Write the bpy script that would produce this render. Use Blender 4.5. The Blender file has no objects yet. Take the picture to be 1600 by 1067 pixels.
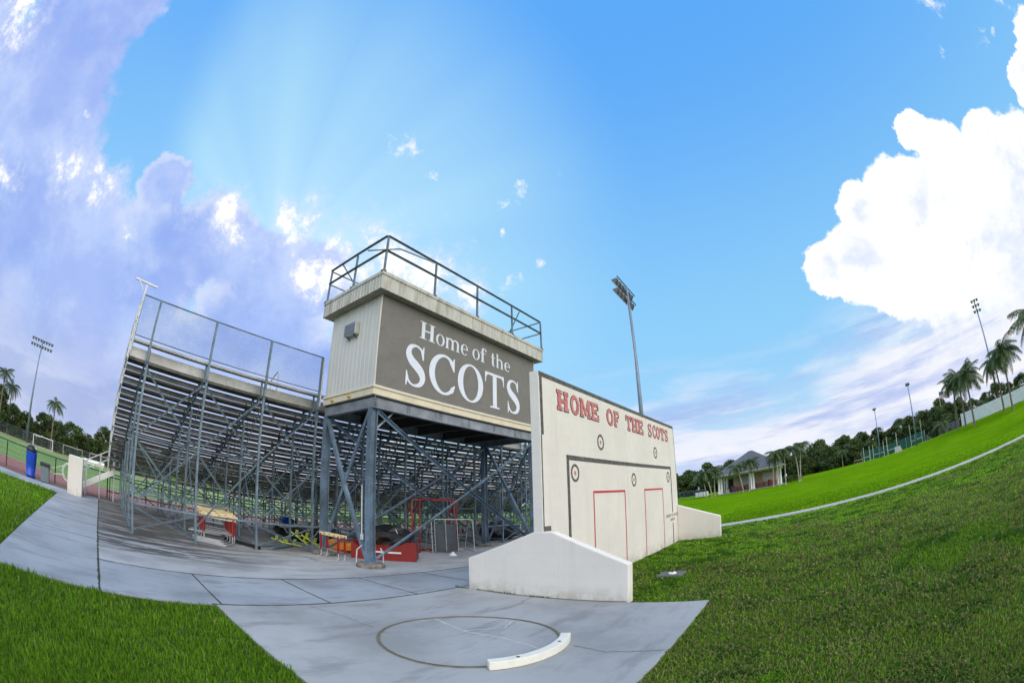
import bpy, math, random
import numpy as np
from mathutils import Matrix, Vector
R = math.radians
rng = np.random.default_rng(7)
random.seed(7)
S = bpy.context.scene
COL = S.collection

# ------------------------------------------------------------------ camera
HEAD = 0.9511; PITCH = 0.3688; ROLL = -0.022; EYE = 1.6926
cam = bpy.data.cameras.new('camera'); camo = bpy.data.objects.new('camera', cam); COL.objects.link(camo)
cam.type = 'PANO'
cam.panorama_type = 'FISHEYE_EQUISOLID'
try:
    cam.cycles.panorama_type = 'FISHEYE_EQUISOLID'
    cam.cycles.fisheye_lens = 694.68 / 1600 * 36; cam.cycles.fisheye_fov = math.pi
except Exception: pass
cam.fisheye_lens = 694.68 / 1600 * 36
cam.fisheye_fov = math.pi
cam.sensor_width = 36; cam.sensor_height = 24; cam.sensor_fit = 'HORIZONTAL'
cam.clip_start = 0.05; cam.clip_end = 3000
_f0 = Vector((-math.cos(HEAD), math.sin(HEAD), 0)); _r0 = Vector((math.sin(HEAD), math.cos(HEAD), 0))
_f = _f0 * math.cos(PITCH) + Vector((0, 0, 1)) * math.sin(PITCH)
_u = -_f0 * math.sin(PITCH) + Vector((0, 0, 1)) * math.cos(PITCH)
_c, _s = math.cos(ROLL), math.sin(ROLL)
_x = _c * _r0 + _s * _u; _y = -_s * _r0 + _c * _u
m = Matrix((( _x[0], _y[0], -_f[0], 0), (_x[1], _y[1], -_f[1], 0), (_x[2], _y[2], -_f[2], EYE), (0, 0, 0, 1)))
camo.matrix_world = m
S.camera = camo
S.render.engine = 'CYCLES'

# ------------------------------------------------------------------ world
def lin(c):
    return tuple((x / 255 / 12.92 if x / 255 <= .04045 else ((x / 255 + .055) / 1.055) ** 2.4) for x in c) + (1,)
SUN_AZ, SUN_EL = 156.0, 29.0
BACKL = 3.3
def adir(az, el):
    a, e = R(az), R(el)
    return (math.cos(a) * math.cos(e), math.sin(a) * math.cos(e), math.sin(e))
W = bpy.data.worlds.new('World'); S.world = W; W.use_nodes = True
N = W.node_tree.nodes; L = W.node_tree.links
for n in list(N): N.remove(n)
def nd(t, **k):
    n = N.new(t)
    for a, b in k.items(): setattr(n, a, b)
    return n
def put(sock, v):
    if isinstance(v, bpy.types.NodeSocket): L.new(v, sock)
    else: sock.default_value = v
def M_(op, a, b=0.0, c=0.0, clamp=False):
    n = nd('ShaderNodeMath', operation=op, use_clamp=clamp)
    put(n.inputs[0], a); put(n.inputs[1], b); put(n.inputs[2], c)
    return n.outputs[0]
def V_(op, a, b=(0, 0, 0), sc=None):
    n = nd('ShaderNodeVectorMath', operation=op)
    put(n.inputs[0], a); put(n.inputs[1], b)
    if sc is not None: put(n.inputs['Scale'], sc)
    return n.outputs['Value'] if op in ('DISTANCE', 'DOT_PRODUCT', 'LENGTH') else n.outputs[0]
def MIX(f, a, b, typ='MIX'):
    n = nd('ShaderNodeMix', data_type='RGBA', blend_type=typ)
    put(n.inputs[0], f); put(n.inputs[6], a); put(n.inputs[7], b)
    return n.outputs[2]
def RAMP(v, a, b, c=0.0, d=1.0, smooth=True):
    n = nd('ShaderNodeMapRange', interpolation_type='SMOOTHSTEP' if smooth else 'LINEAR')
    put(n.inputs[0], v); put(n.inputs[1], a); put(n.inputs[2], b); put(n.inputs[3], c); put(n.inputs[4], d)
    return n.outputs[0]
def NOISE(v, sc, det=6, rough=.55, dist=0.0):
    n = nd('ShaderNodeTexNoise')
    put(n.inputs['Vector'], v); n.inputs['Scale'].default_value = sc; n.inputs['Detail'].default_value = det
    n.inputs['Roughness'].default_value = rough; n.inputs['Distortion'].default_value = dist
    return n.outputs['Fac'], n.outputs['Color']
DIR = nd('ShaderNodeTexCoord').outputs['Generated']
DIR = V_('NORMALIZE', DIR)
sep = nd('ShaderNodeSeparateXYZ'); L.new(DIR, sep.inputs[0]); DZ = sep.outputs[2]
RIGHT = [(57.1,32.6,2.8),(54.5,28.4,4.4),(47.1,25.9,4.0),(44.5,21.0,6.8),(34.8,26.6,3.1),(28.6,28.2,3.9),(70.7,27.7,4.0),(64.2,25.2,6.6),(56.7,20.6,7.9),(50.3,14.0,8.1),(79.7,22.9,3.4),(74.2,22.4,5.2),(68.0,18.7,6.0),(61.4,14.7,6.1),(38.3,15.5,7.8),(54,9,7),(44,9,8),(62,11,5),(15,22,9),(0,25,8)]
LEFT = [(-137.4,26.2,11.3),(-145.0,31.0,9.0),(-147.5,39.8,8.9),(-148.7,46.6,6.9),(-156.2,28.2,9.3),(-155.0,35.1,6.7),(-160.7,18.6,10.5),(-167.1,25.1,7.1),(-172.2,18.4,9.3),(177.2,23.4,8.0),(-179.2,32.0,3.3),(170.7,27.6,5.9),(163.0,26.1,5.8),(178.8,13.5,8.9),(161.2,19.2,9.0),(-165.6,8.7,9.0),(155.5,27.5,5.4),(-146.5,17.9,14.0),(-125,20,12),(168,9,10),(-176,6,9),(-152,5,12),(150,12,9)]
WHITE = [(-163.0,27.8,2.4),(-169.0,29.2,2.2),(170.6,32.1,2.6),(167.2,30.5,2.0),(158.9,32.3,2.9),(154.3,30.6,3.0),(-153.5,23.3,1.9),(-176.0,25.9,1.1),(144.3,29.4,4.9),(137.6,29.5,4.1),(132.8,28.0,2.5),(169.6,31.0,1.6),(156.5,29.6,2.0),(155.6,27.4,1.6),(-135.7,34.0,3.8),(148.5,31.0,2.5),(151.8,28.1,3.3)]
WISP = [(145.0,45.3,2.0),(142.5,46.0,1.3),(123.7,40.7,1.4),(126.3,39.5,0.7),(125.8,28.4,2.0),(121.4,31.0,0.8),(36.6,33.6,1.6),(34.0,33.4,1.0),(38.2,40.2,1.2),(43.2,36.0,0.6),(126.6,35.3,0.8),(116.6,42.4,0.7),(138.0,41.9,0.7),(-160.2,34.3,0.8)]
def warp(sc, amp, det=7, rough=.6):
    _, c = NOISE(DIR, sc, det, rough)
    return V_('ADD', DIR, V_('SCALE', V_('SUBTRACT', c, (.5, .5, .5)), sc=amp))
def field(blobs, vec, grow=1.0):
    out = None
    for az, el, r in blobs:
        d = V_('DISTANCE', vec, adir(az, el))
        f = M_('MULTIPLY_ADD', d, -1 / (R(r) * grow), 1.0)
        out = f if out is None else M_('SMOOTH_MAX', out, f, .12)
    return out
# blue of the sky, brighter low down and around the hidden sun
nish = nd('ShaderNodeTexSky', sky_type='NISHITA', sun_disc=False, sun_elevation=R(SUN_EL), sun_rotation=R(90 - SUN_AZ))
blue = MIX(RAMP(DZ, 0.25, .9), lin((146, 212, 255)), lin((94, 174, 255)))
blue = MIX(RAMP(DZ, -.02, .33), lin((196, 222, 250)), blue)
sd = adir(160, 28)
sdot = V_('DOT_PRODUCT', DIR, sd)
t1 = Vector(sd).cross((0, 0, 1)).normalized(); t2 = Vector(sd).cross(t1).normalized()
ang = M_('ARCTAN2', V_('DOT_PRODUCT', DIR, tuple(t1)), V_('DOT_PRODUCT', DIR, tuple(t2)))
cmb = nd('ShaderNodeCombineXYZ'); put(cmb.inputs[0], M_('MULTIPLY', ang, 1.5))
rn, _ = NOISE(cmb.outputs[0], 1.1, 2, .5)
rays = RAMP(rn, .36, .64)
glow = M_('MULTIPLY', RAMP(sdot, .66, .97), M_('MULTIPLY_ADD', rays, .22, .48))
side_ = M_('MULTIPLY_ADD', RAMP(V_('DOT_PRODUCT', DIR, tuple(t1)), -.36, -.23), .78, .22)
glow = M_('MULTIPLY', glow, side_)
blue = MIX(glow, blue, lin((190, 238, 255)))
skycol = MIX(.08, blue, V_('SCALE', nish.outputs[0], sc=.12))
# low layered veil
st = V_('MULTIPLY', DIR, (1.2, 1.2, 7.0))
st = V_('ADD', st, (DIR))
vn, _ = NOISE(st, 1.7, 7, .58, .4)
rside = RAMP(V_('DOT_PRODUCT', DIR, adir(52, 8)), .80, .96)
veil = M_('MULTIPLY', RAMP(M_('ADD', vn, M_('MULTIPLY', rside, .14)), .38, .60), RAMP(DZ, M_('MULTIPLY_ADD', rside, .12, .34), .06))
vn2, _ = NOISE(V_('MULTIPLY', DIR, (2.2, 2.2, 16)), 1.5, 6, .6)
veilc = MIX(RAMP(vn2, .36, .6), lin((172, 190, 240)), lin((240, 243, 255)))
skycol = MIX(veil, skycol, veilc)
hz = RAMP(DZ, .16, 0.0)
skycol = MIX(M_('MULTIPLY', hz, .75), skycol, MIX(RAMP(vn2, .4, .62), lin((205, 216, 248)), lin((250, 250, 255))))
# grey blue bank on the left with rims lit by the hidden sun
fl = field(LEFT, warp(3.0, .20, 8, .62))
nl, _ = NOISE(DIR, 4.2, 9, .64, .25)
nl2, _ = NOISE(DIR, 2.4, 7, .6, .3)
nl3, _ = NOISE(DIR, 8.5, 9, .66)
flm = M_('ADD', fl, M_('MULTIPLY_ADD', nl, 1.2, -.52))
flm = M_('ADD', flm, M_('MULTIPLY_ADD', nl3, .35, -.17))
lm = RAMP(flm, -.04, .20)
lcol = MIX(RAMP(nl2, .34, .64), lin((150, 180, 247)), lin((188, 208, 255)))
lcol = MIX(M_('MULTIPLY', RAMP(nl3, .44, .70), .45), lcol, lin((212, 224, 255)))
lcol = MIX(M_('MULTIPLY', RAMP(nl, .54, .38), .45), lcol, lin((146, 168, 240)))
lcol = MIX(M_('MULTIPLY', RAMP(DZ, .32, .05), .75), lcol, MIX(RAMP(vn, .42, .6), lin((172, 184, 222)), lin((206, 212, 236))))
skycol = MIX(M_('MULTIPLY', lm, .95), skycol, lcol)
sunp = RAMP(V_('DOT_PRODUCT', DIR, adir(163, 26)), .84, .985)
rim = M_('MULTIPLY', M_('MULTIPLY', RAMP(flm, -.02, .14), RAMP(flm, .42, .16)), M_('MULTIPLY', sunp, RAMP(nl3, .40, .56)))
skycol = MIX(M_('MULTIPLY', rim, .55), skycol, lin((232, 240, 255)))
fw = field(WHITE, warp(7.0, .13, 10, .72), 1.55)
nw, _ = NOISE(DIR, 13, 10, .72)
wf = M_('ADD', fw, M_('MULTIPLY_ADD', nw, 4.2, -2.45))
skycol = MIX(M_('MULTIPLY', RAMP(wf, -.55, .5), .55), skycol, lin((226, 234, 255)))
skycol = MIX(RAMP(wf, .05, .75), skycol, (1.1, 1.1, 1.12, 1))
fs = field(WISP, warp(12.0, .08, 9, .7), 1.5)
nw2, _ = NOISE(DIR, 20, 9, .7)
sm = RAMP(M_('ADD', fs, M_('MULTIPLY_ADD', nw2, 4.5, -2.7)), .0, 1.0)
skycol = MIX(M_('MULTIPLY', sm, .9), skycol, (.98, .99, 1.02, 1))
# big cumulus on the right, broken veil below it
hzr = M_('MULTIPLY', RAMP(V_('DOT_PRODUCT', DIR, adir(50, 8)), .80, .95), RAMP(M_('ADD', DZ, M_('MULTIPLY_ADD', nl, .22, -.11)), .30, .16))
skycol = MIX(M_('MULTIPLY', hzr, M_('MULTIPLY_ADD', RAMP(nl3, .36, .56), .5, .45)), skycol, MIX(RAMP(vn2, .36, .6), lin((206, 216, 250)), lin((250, 251, 255))))
fr = field(RIGHT, warp(6.0, .075, 10, .68))
frn = M_('ADD', fr, M_('MULTIPLY_ADD', NOISE(DIR, 12, 9, .66)[0], .7, -.35))
rm = RAMP(frn, -.03, .10)
rm = M_('MULTIPLY', rm, RAMP(M_('ADD', DZ, M_('MULTIPLY_ADD', nl3, .34, -.17)), .13, .27))
nc, _ = NOISE(DIR, 5.0, 9, .64, .3)
bil = M_('MULTIPLY', RAMP(nc, .47, .68), RAMP(M_('ADD', frn, M_('MULTIPLY_ADD', DZ, -1.2, .5)), .18, .7))
rcol = MIX(M_('MULTIPLY', bil, .85), (1.12, 1.12, 1.12, 1), lin((214, 226, 252)))
rcol = MIX(M_('MULTIPLY', RAMP(nl3, .54, .68), .5), rcol, lin((228, 238, 255)))
skycol = MIX(rm, skycol, rcol)
# unseen bright cloud bank added behind the photographer to light the front faces
BACK = [(-28, 36, 34), (-6, 30, 28), (-60, 45, 22), (-40, 66, 18), (6, 12, 20), (-18, 9, 30), (-84, 20, 13)]
fb = field(BACK, warp(3.0, .25))
bm_ = RAMP(M_('ADD', fb, M_('MULTIPLY_ADD', nc, .9, -.45)), -.05, .25)
skycol = MIX(bm_, skycol, MIX(RAMP(nl, .45, .65), (BACKL * 1.0, BACKL * .95, BACKL * .88, 1), (BACKL * .62, BACKL * .62, BACKL * .62, 1)))
bg = nd('ShaderNodeBackground'); bg.inputs[1].default_value = .15
L.new(V_('SCALE', skycol, sc=1 / .15), bg.inputs[0])
wo = nd('ShaderNodeOutputWorld'); L.new(bg.outputs[0], wo.inputs[0])

# ------------------------------------------------------------------ sun (veiled by cloud)
sl = bpy.data.lights.new('sun', 'SUN'); sl.energy = 1.3; sl.angle = R(14); sl.color = (1, .95, .86)
so = bpy.data.objects.new('sun', sl); COL.objects.link(so)
so.rotation_euler = Vector(adir(SUN_AZ, SUN_EL)).to_track_quat('Z', 'Y').to_euler()
S.view_settings.view_transform = 'Standard'; S.view_settings.look = 'None'
S.view_settings.exposure = 0.0; S.view_settings.gamma = 1

# ------------------------------------------------------------------ materials
MATS = {}
def mat(name, col, rough=.6, metal=0.0, var=.15, vs=3.0, bump=0.0, bs=30.0, col2=None, cs=.5, contrast=(.4, .62), attr=None, transl=0.0, stretch=None, spec=None):
    if name in MATS: return MATS[name]
    m = bpy.data.materials.new(name); m.use_nodes = True; nt = m.node_tree; n = nt.nodes; l = nt.links
    p = n['Principled BSDF']; p.inputs['Roughness'].default_value = rough; p.inputs['Metallic'].default_value = metal
    if spec is not None: p.inputs['Specular IOR Level'].default_value = spec
    tc = n.new('ShaderNodeTexCoord'); vec = tc.outputs['Object']
    if stretch:
        mp = n.new('ShaderNodeMapping'); mp.inputs['Scale'].default_value = stretch; l.new(vec, mp.inputs[0]); vec = mp.outputs[0]
    def noise(sc, det=5, rg=.6):
        t = n.new('ShaderNodeTexNoise'); t.inputs['Scale'].default_value = sc; t.inputs['Detail'].default_value = det; t.inputs['Roughness'].default_value = rg
        l.new(vec, t.inputs['Vector']); return t.outputs['Fac']
    def mr(v, a, b, c, d):
        t = n.new('ShaderNodeMapRange'); l.new(v, t.inputs[0])
        for i, x in enumerate((a, b, c, d)): t.inputs[i + 1].default_value = x
        return t.outputs[0]
    def mx(f, a, b, typ='MIX'):
        t = n.new('ShaderNodeMix'); t.data_type = 'RGBA'; t.blend_type = typ
        for i, x in ((0, f), (6, a), (7, b)):
            if isinstance(x, bpy.types.NodeSocket): l.new(x, t.inputs[i])
            else: t.inputs[i].default_value = x
        return t.outputs[2]
    c4 = tuple(col[:3]) + (1,)
    c = c4
    if attr:
        at = n.new('ShaderNodeAttribute'); at.attribute_name = attr; c = mx(1.0, c4, at.outputs['Color'], 'MULTIPLY')
    if col2: c = mx(mr(noise(cs, 7, .65), contrast[0], contrast[1], 0, 1), c, tuple(col2[:3]) + (1,))
    if var:
        g = n.new('ShaderNodeCombineColor'); v = mr(noise(vs, 6, .6), .3, .7, 1 - var, 1 + var)
        for i in range(3): l.new(v, g.inputs[i])
        c = mx(1.0, c, g.outputs[0], 'MULTIPLY')
    if isinstance(c, tuple): p.inputs['Base Color'].default_value = c
    else: l.new(c, p.inputs['Base Color'])
    if bump:
        b = n.new('ShaderNodeBump'); b.inputs['Strength'].default_value = bump; b.inputs['Distance'].default_value = .02
        l.new(noise(bs, 6, .65), b.inputs['Height']); l.new(b.outputs[0], p.inputs['Normal'])
    if transl:
        t = n.new('ShaderNodeBsdfTranslucent')
        if isinstance(c, tuple): t.inputs[0].default_value = c
        else: l.new(c, t.inputs[0])
        ms = n.new('ShaderNodeMixShader'); ms.inputs[0].default_value = transl
        l.new(p.outputs[0], ms.inputs[1]); l.new(t.outputs[0], ms.inputs[2]); l.new(ms.outputs[0], n['Material Output'].inputs[0])
    MATS[name] = m
    m['_c'] = 1
    return m
def extend_mat(m):  # helper: (nodes, links, principled)
    return m.node_tree.nodes, m.node_tree.links, m.node_tree.nodes['Principled BSDF']

galv = mat('galvanised steel', (.15, .215, .265), .55, .3, .25, 2.5, .15, 40, col2=(.11, .15, .18), cs=3)
galv_beam = mat('weathered grey steel beam', (.15, .22, .30), .6, .2, .25, 1.5, .2, 30, col2=(.10, .135, .18), cs=2)
galv_pale = mat('pale aluminium tube', (.46, .48, .50), .45, .5, .12, 4)
alu = mat('ribbed aluminium plank', (.55, .55, .54), .5, .3, .12, 1.2, col2=(.38, .38, .36), cs=.8)
alu2 = mat('shade-toned aluminium riser', (.30, .305, .31), .55, .3, .2, 1.2, col2=(.13, .13, .125), cs=.7)  # lower risers, base colour dulled to paint in shade under the rows
alu_dark = mat('shade-toned aluminium footboard', (.17, .165, .15), .65, .2, .2, 2, col2=(.08, .075, .065), cs=1.5)  # foot planks and walkway, underside shade put into the base colour
white = mat('white paint', (.75, .75, .74), .5, 0, .06, 4)
cream_trim = mat('cream timber trim', (.66, .58, .42), .6, 0, .12, 3, .1, 20)
siding = mat('beige metal siding', (.56, .55, .52), .5, .05, .10, 1.2, col2=(.44, .42, .38), cs=1.1, contrast=(.5, .8), stretch=(1, 1, .25))
fascia = mat('weathered beige fascia', (.48, .47, .43), .6, .05, .15, 2, col2=(.20, .17, .13), cs=1.6, contrast=(.5, .78), stretch=(2.5, 2.5, .35))
soffit = mat('soffit board', (.30, .26, .20), .8, 0, .15, 3)
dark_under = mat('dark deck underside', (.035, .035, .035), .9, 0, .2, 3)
black = mat('black coated metal', (.015, .016, .017), .5, .2, .1, 4)
ink = mat('black wall paint', (.06, .06, .06), .8, 0, .45, 9, col2=(.12, .12, .11), cs=14)
redpaint = mat('red wall paint', (.50, .035, .05), .8, 0, .2, 10)
pinkred = mat('faded red wall paint', (.52, .13, .14), .8, 0, .25, 8, col2=(.56, .24, .23), cs=12)
redlacq = mat('red painted panel', (.24, .012, .008), .5, 0, .15, 4, .08, 20)
redtube = mat('red painted tube', (.27, .02, .018), .45, .1, .15, 6)
orange = mat('orange vinyl', (.75, .25, .01), .5, 0, .15, 4, .2, 12)
cream_board = mat('cream hurdle board', (.75, .66, .38), .5, 0, .08, 10)
lettering = mat('printed white lettering', (.66, .69, .78), .55, 0, .05, 8)
blue_p = mat('blue plastic', (.005, .06, .42), .35, 0, .2, 3)
grey_p = mat('grey plastic', (.13, .17, .19), .5, 0, .15, 4)
blackbag = mat('black plastic bag', (.012, .012, .012), .35, 0, .2, 6, .5, 14)
tarp = mat('black tarpaulin', (.012, .013, .015), .45, 0, .3, 4, .9, 9)
slate_mesh = mat('dark netting cloth', (.06, .075, .09), .7, 0, .2, 5, .3, 25)
lime = mat('lime yellow metal', (.46, .54, .08), .5, 0, .1, 6)
concrete_foot = mat('rough concrete footing', (.22, .20, .17), .9, 0, .3, 6, .6, 18, col2=(.10, .09, .08), cs=4)
lampgl = mat('lamp reflector', (.25, .26, .28), .3, .6, .1, 5)
lampbk = mat('lamp housing', (.06, .06, .065), .5, .4, .1, 5)
poleS = mat('grey lamp pole', (.17, .23, .31), .5, .4, .12, 2)
bark = mat('palm bark', (.17, .14, .11), .9, 0, .3, 5, .5, 12)
barkd = mat('tree bark', (.07, .055, .04), .9, 0, .3, 5)
leafA = mat('tree leaves', (.055, .10, .022), .6, 0, .5, .55, attr='tint', transl=.25)
frondM = mat('palm leaflets', (.06, .105, .035), .55, 0, .3, 3, attr='tint', transl=.25)
roofm = mat('grey shingle roof', (.085, .095, .115), .8, 0, .25, 2.5, .3, 12)
stucco = mat('tan stucco', (.50, .38, .26), .9, 0, .12, 3, .15, 30)
stucco_w = mat('cream beam', (.60, .53, .38), .8, 0, .08, 3)
shut = mat('white roller shutter', (.55, .55, .54), .5, .1, .05, 3)
picnic = mat('maroon coated bench', (.20, .015, .02), .5, 0, .2, 5)
greenscreen = mat('green windscreen', (.012, .085, .06), .8, 0, .2, .6)
hedge = mat('hedge leaves', (.05, .08, .03), .8, 0, .5, 3, .6, 8)
hill = mat('valve box lid', (.10, .11, .10), .8, 0, .2, 6)
olive = mat('tarnished brass ring', (.16, .15, .10), .5, .4, .25, 8)
boardw = mat('chalky white timber', (.70, .69, .62), .7, 0, .10, 5, .25, 18, col2=(.50, .48, .38), cs=5, contrast=(.5, .75))
track_m = mat('red running track', (.21, .06, .055), .9, 0, .15, 1.2, .1, 60)
track_far = mat('far red track', (.26, .13, .09), .9, 0, .2, .5)
turf_m = mat('green field turf', (.095, .20, .03), .9, 0, .18, .25, col2=(.13, .24, .035), cs=.12)
dirt = mat('edging soil', (.12, .09, .07), .9, 0, .3, 5, .5, 12)

# painted block wall: faint block courses
def block_mat():
    m = mat('cream painted block', (.70, .67, .625), .75, 0, .05, 1.0, 0, 30)
    n, l, p = extend_mat(m)
    tc = n.new('ShaderNodeTexCoord'); sp = n.new('ShaderNodeSeparateXYZ'); l.new(tc.outputs['Object'], sp.inputs[0])
    ad = n.new('ShaderNodeMath'); ad.operation = 'ADD'; l.new(sp.outputs[0], ad.inputs[0]); l.new(sp.outputs[1], ad.inputs[1])
    cb = n.new('ShaderNodeCombineXYZ'); l.new(ad.outputs[0], cb.inputs[0]); l.new(sp.outputs[2], cb.inputs[1])
    br = n.new('ShaderNodeTexBrick'); l.new(cb.outputs[0], br.inputs['Vector'])
    br.inputs['Scale'].default_value = 1; br.inputs['Brick Width'].default_value = .4; br.inputs['Row Height'].default_value = .2
    br.inputs['Mortar Size'].default_value = .006; br.inputs['Mortar Smooth'].default_value = .6
    br.inputs['Color1'].default_value = (1, 1, 1, 1); br.inputs['Color2'].default_value = (.985, .985, .98, 1); br.inputs['Mortar'].default_value = (.955, .95, .94, 1)
    nz = n.new('ShaderNodeTexNoise'); nz.inputs['Scale'].default_value = 45; nz.inputs['Detail'].default_value = 6; l.new(tc.outputs['Object'], nz.inputs['Vector'])
    src = p.inputs['Base Color'].links[0].from_socket
    mx = n.new('ShaderNodeMix'); mx.data_type = 'RGBA'; mx.blend_type = 'MULTIPLY'; mx.inputs[0].default_value = 1
    l.new(src, mx.inputs[6]); l.new(br.outputs['Color'], mx.inputs[7]); l.new(mx.outputs[2], p.inputs['Base Color'])
    ht = n.new('ShaderNodeMath'); ht.operation = 'MULTIPLY_ADD'; l.new(nz.outputs[0], ht.inputs[0]); ht.inputs[1].default_value = .35
    sb = n.new('ShaderNodeMath'); sb.operation = 'SUBTRACT'; sb.inputs[0].default_value = 1; l.new(br.outputs['Fac'], sb.inputs[1]); l.new(sb.outputs[0], ht.inputs[2])
    def gn(sc, st, a, c_, d=7):
        mp = n.new('ShaderNodeMapping'); mp.inputs['Scale'].default_value = st; l.new(tc.outputs['Object'], mp.inputs[0])
        t = n.new('ShaderNodeTexNoise'); t.inputs['Scale'].default_value = sc; t.inputs['Detail'].default_value = d; t.inputs['Roughness'].default_value = .7; l.new(mp.outputs[0], t.inputs['Vector'])
        r_ = n.new('ShaderNodeMapRange'); r_.interpolation_type = 'SMOOTHSTEP'; l.new(t.outputs[0], r_.inputs[0]); r_.inputs[1].default_value = a; r_.inputs[2].default_value = c_; return r_.outputs[0]
    def mm(a, c_):
        t = n.new('ShaderNodeMath'); t.operation = 'MULTIPLY'; l.new(a, t.inputs[0])
        if isinstance(c_, float): t.inputs[1].default_value = c_
        else: l.new(c_, t.inputs[1])
        return t.outputs[0]
    low = n.new('ShaderNodeMapRange'); low.interpolation_type = 'SMOOTHSTEP'; l.new(sp.outputs[2], low.inputs[0]); low.inputs[1].default_value = .32; low.inputs[2].default_value = .0
    cur = mx.outputs[2]
    for f_, col_ in ((mm(mm(low.outputs[0], gn(3.0, (1, 1, 1), .36, .62)), .55), (.33, .31, .24, 1)), (mm(gn(1.1, (2.6, 2.6, .22), .52, .74), .28), (.48, .46, .41, 1)), (mm(gn(6.0, (1, 1, 1), .60, .72, 4), .34), (.42, .40, .37, 1))):
        q_ = n.new('ShaderNodeMix'); q_.data_type = 'RGBA'; l.new(f_, q_.inputs[0]); l.new(cur, q_.inputs[6]); q_.inputs[7].default_value = col_; cur = q_.outputs[2]
    l.new(cur, p.inputs['Base Color'])
    b = n.new('ShaderNodeBump'); b.inputs['Strength'].default_value = .22; b.inputs['Distance'].default_value = .006
    l.new(ht.outputs[0], b.inputs['Height']); l.new(b.outputs[0], p.inputs['Normal'])
    return m
block = block_mat()

def concrete_mat(name, base, stain_and_tone, amount):
    m = mat(name, base, .85, 0, .10, 2.2, .25, 70)
    n, l, p = extend_mat(m)
    src = p.inputs['Base Color'].links[0].from_socket
    tc = n.new('ShaderNodeTexCoord')
    def noi(sc, stretch, det=7, r=.65):
        mp = n.new('ShaderNodeMapping'); mp.inputs['Scale'].default_value = stretch; l.new(tc.outputs['Object'], mp.inputs[0])
        t = n.new('ShaderNodeTexNoise'); t.inputs['Scale'].default_value = sc; t.inputs['Detail'].default_value = det; t.inputs['Roughness'].default_value = r
        l.new(mp.outputs[0], t.inputs['Vector']); return t.outputs[0]
    def mr(v, a, b, c=0.0, d=1.0):
        t = n.new('ShaderNodeMapRange'); t.interpolation_type = 'SMOOTHSTEP'; l.new(v, t.inputs[0])
        for i, x in enumerate((a, b, c, d)): t.inputs[i + 1].default_value = x
        return t.outputs[0]
    def mul(a, b):
        t = n.new('ShaderNodeMath'); t.operation = 'MULTIPLY'
        for i, x in enumerate((a, b)):
            if isinstance(x, (int, float)): t.inputs[i].default_value = x
            else: l.new(x, t.inputs[i])
        return t.outputs[0]
    def mxc(f, a, b):
        t = n.new('ShaderNodeMix'); t.data_type = 'RGBA'; l.new(f, t.inputs[0]); l.new(a, t.inputs[6]); t.inputs[7].default_value = b + (1,)
        return t.outputs[2]
    c = mxc(mul(mr(noi(.55, (1, 1, 1)), .42, .66), .8 * amount), src, tuple(x * .60 for x in base))
    c = mxc(mul(mr(noi(1.6, (1.8, .5, 1)), .50, .68), .6 * amount), c, tuple(x * .50 for x in base))
    c = mxc(mul(mr(noi(9, (1, 1, 1), 5), .60, .80), .35), c, tuple(x * .55 for x in base))
    if stain_and_tone:
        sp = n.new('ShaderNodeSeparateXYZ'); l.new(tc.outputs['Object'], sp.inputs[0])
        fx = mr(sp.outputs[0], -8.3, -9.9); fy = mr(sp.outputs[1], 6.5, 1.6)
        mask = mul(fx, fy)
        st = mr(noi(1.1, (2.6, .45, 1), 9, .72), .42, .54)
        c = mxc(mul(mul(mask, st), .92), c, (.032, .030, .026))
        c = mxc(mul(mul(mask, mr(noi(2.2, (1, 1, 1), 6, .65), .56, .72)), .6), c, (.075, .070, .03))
    if stain_and_tone:
        under_ = mul(mr(sp.outputs[0], -10.4, -12.6), mr(noi(.45, (1, .6, 1), 6, .65), .30, .62))  # broad darker blotches, setting in at the back of the stand
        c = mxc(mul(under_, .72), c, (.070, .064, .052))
    l.new(c, p.inputs['Base Color'])
    return m
conc = concrete_mat('broom finished concrete', (.305, .335, .375), False, 1.0)
conc_pad = concrete_mat('pale worn concrete', (.34, .355, .365), False, 1.0)
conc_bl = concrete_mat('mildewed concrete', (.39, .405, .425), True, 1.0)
conc_pale = concrete_mat('bleached path concrete', (.36, .37, .35), False, .5)

# banner vinyl with creases at its fixings
def banner_mat():
    m = mat('grey brown banner vinyl', (.155, .145, .128), .5, 0, .08, 1.5)
    n, l, p = extend_mat(m)
    tc = n.new('ShaderNodeTexCoord')
    t = n.new('ShaderNodeTexNoise'); t.inputs['Scale'].default_value = 2.0; t.inputs['Detail'].default_value = 4; t.inputs['Distortion'].default_value = 1.2
    l.new(tc.outputs['Object'], t.inputs['Vector'])
    b = n.new('ShaderNodeBump'); b.inputs['Strength'].default_value = .5; b.inputs['Distance'].default_value = .05
    l.new(t.outputs[0], b.inputs['Height']); l.new(b.outputs[0], p.inputs['Normal'])
    return m
banner_m = banner_mat()

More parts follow.
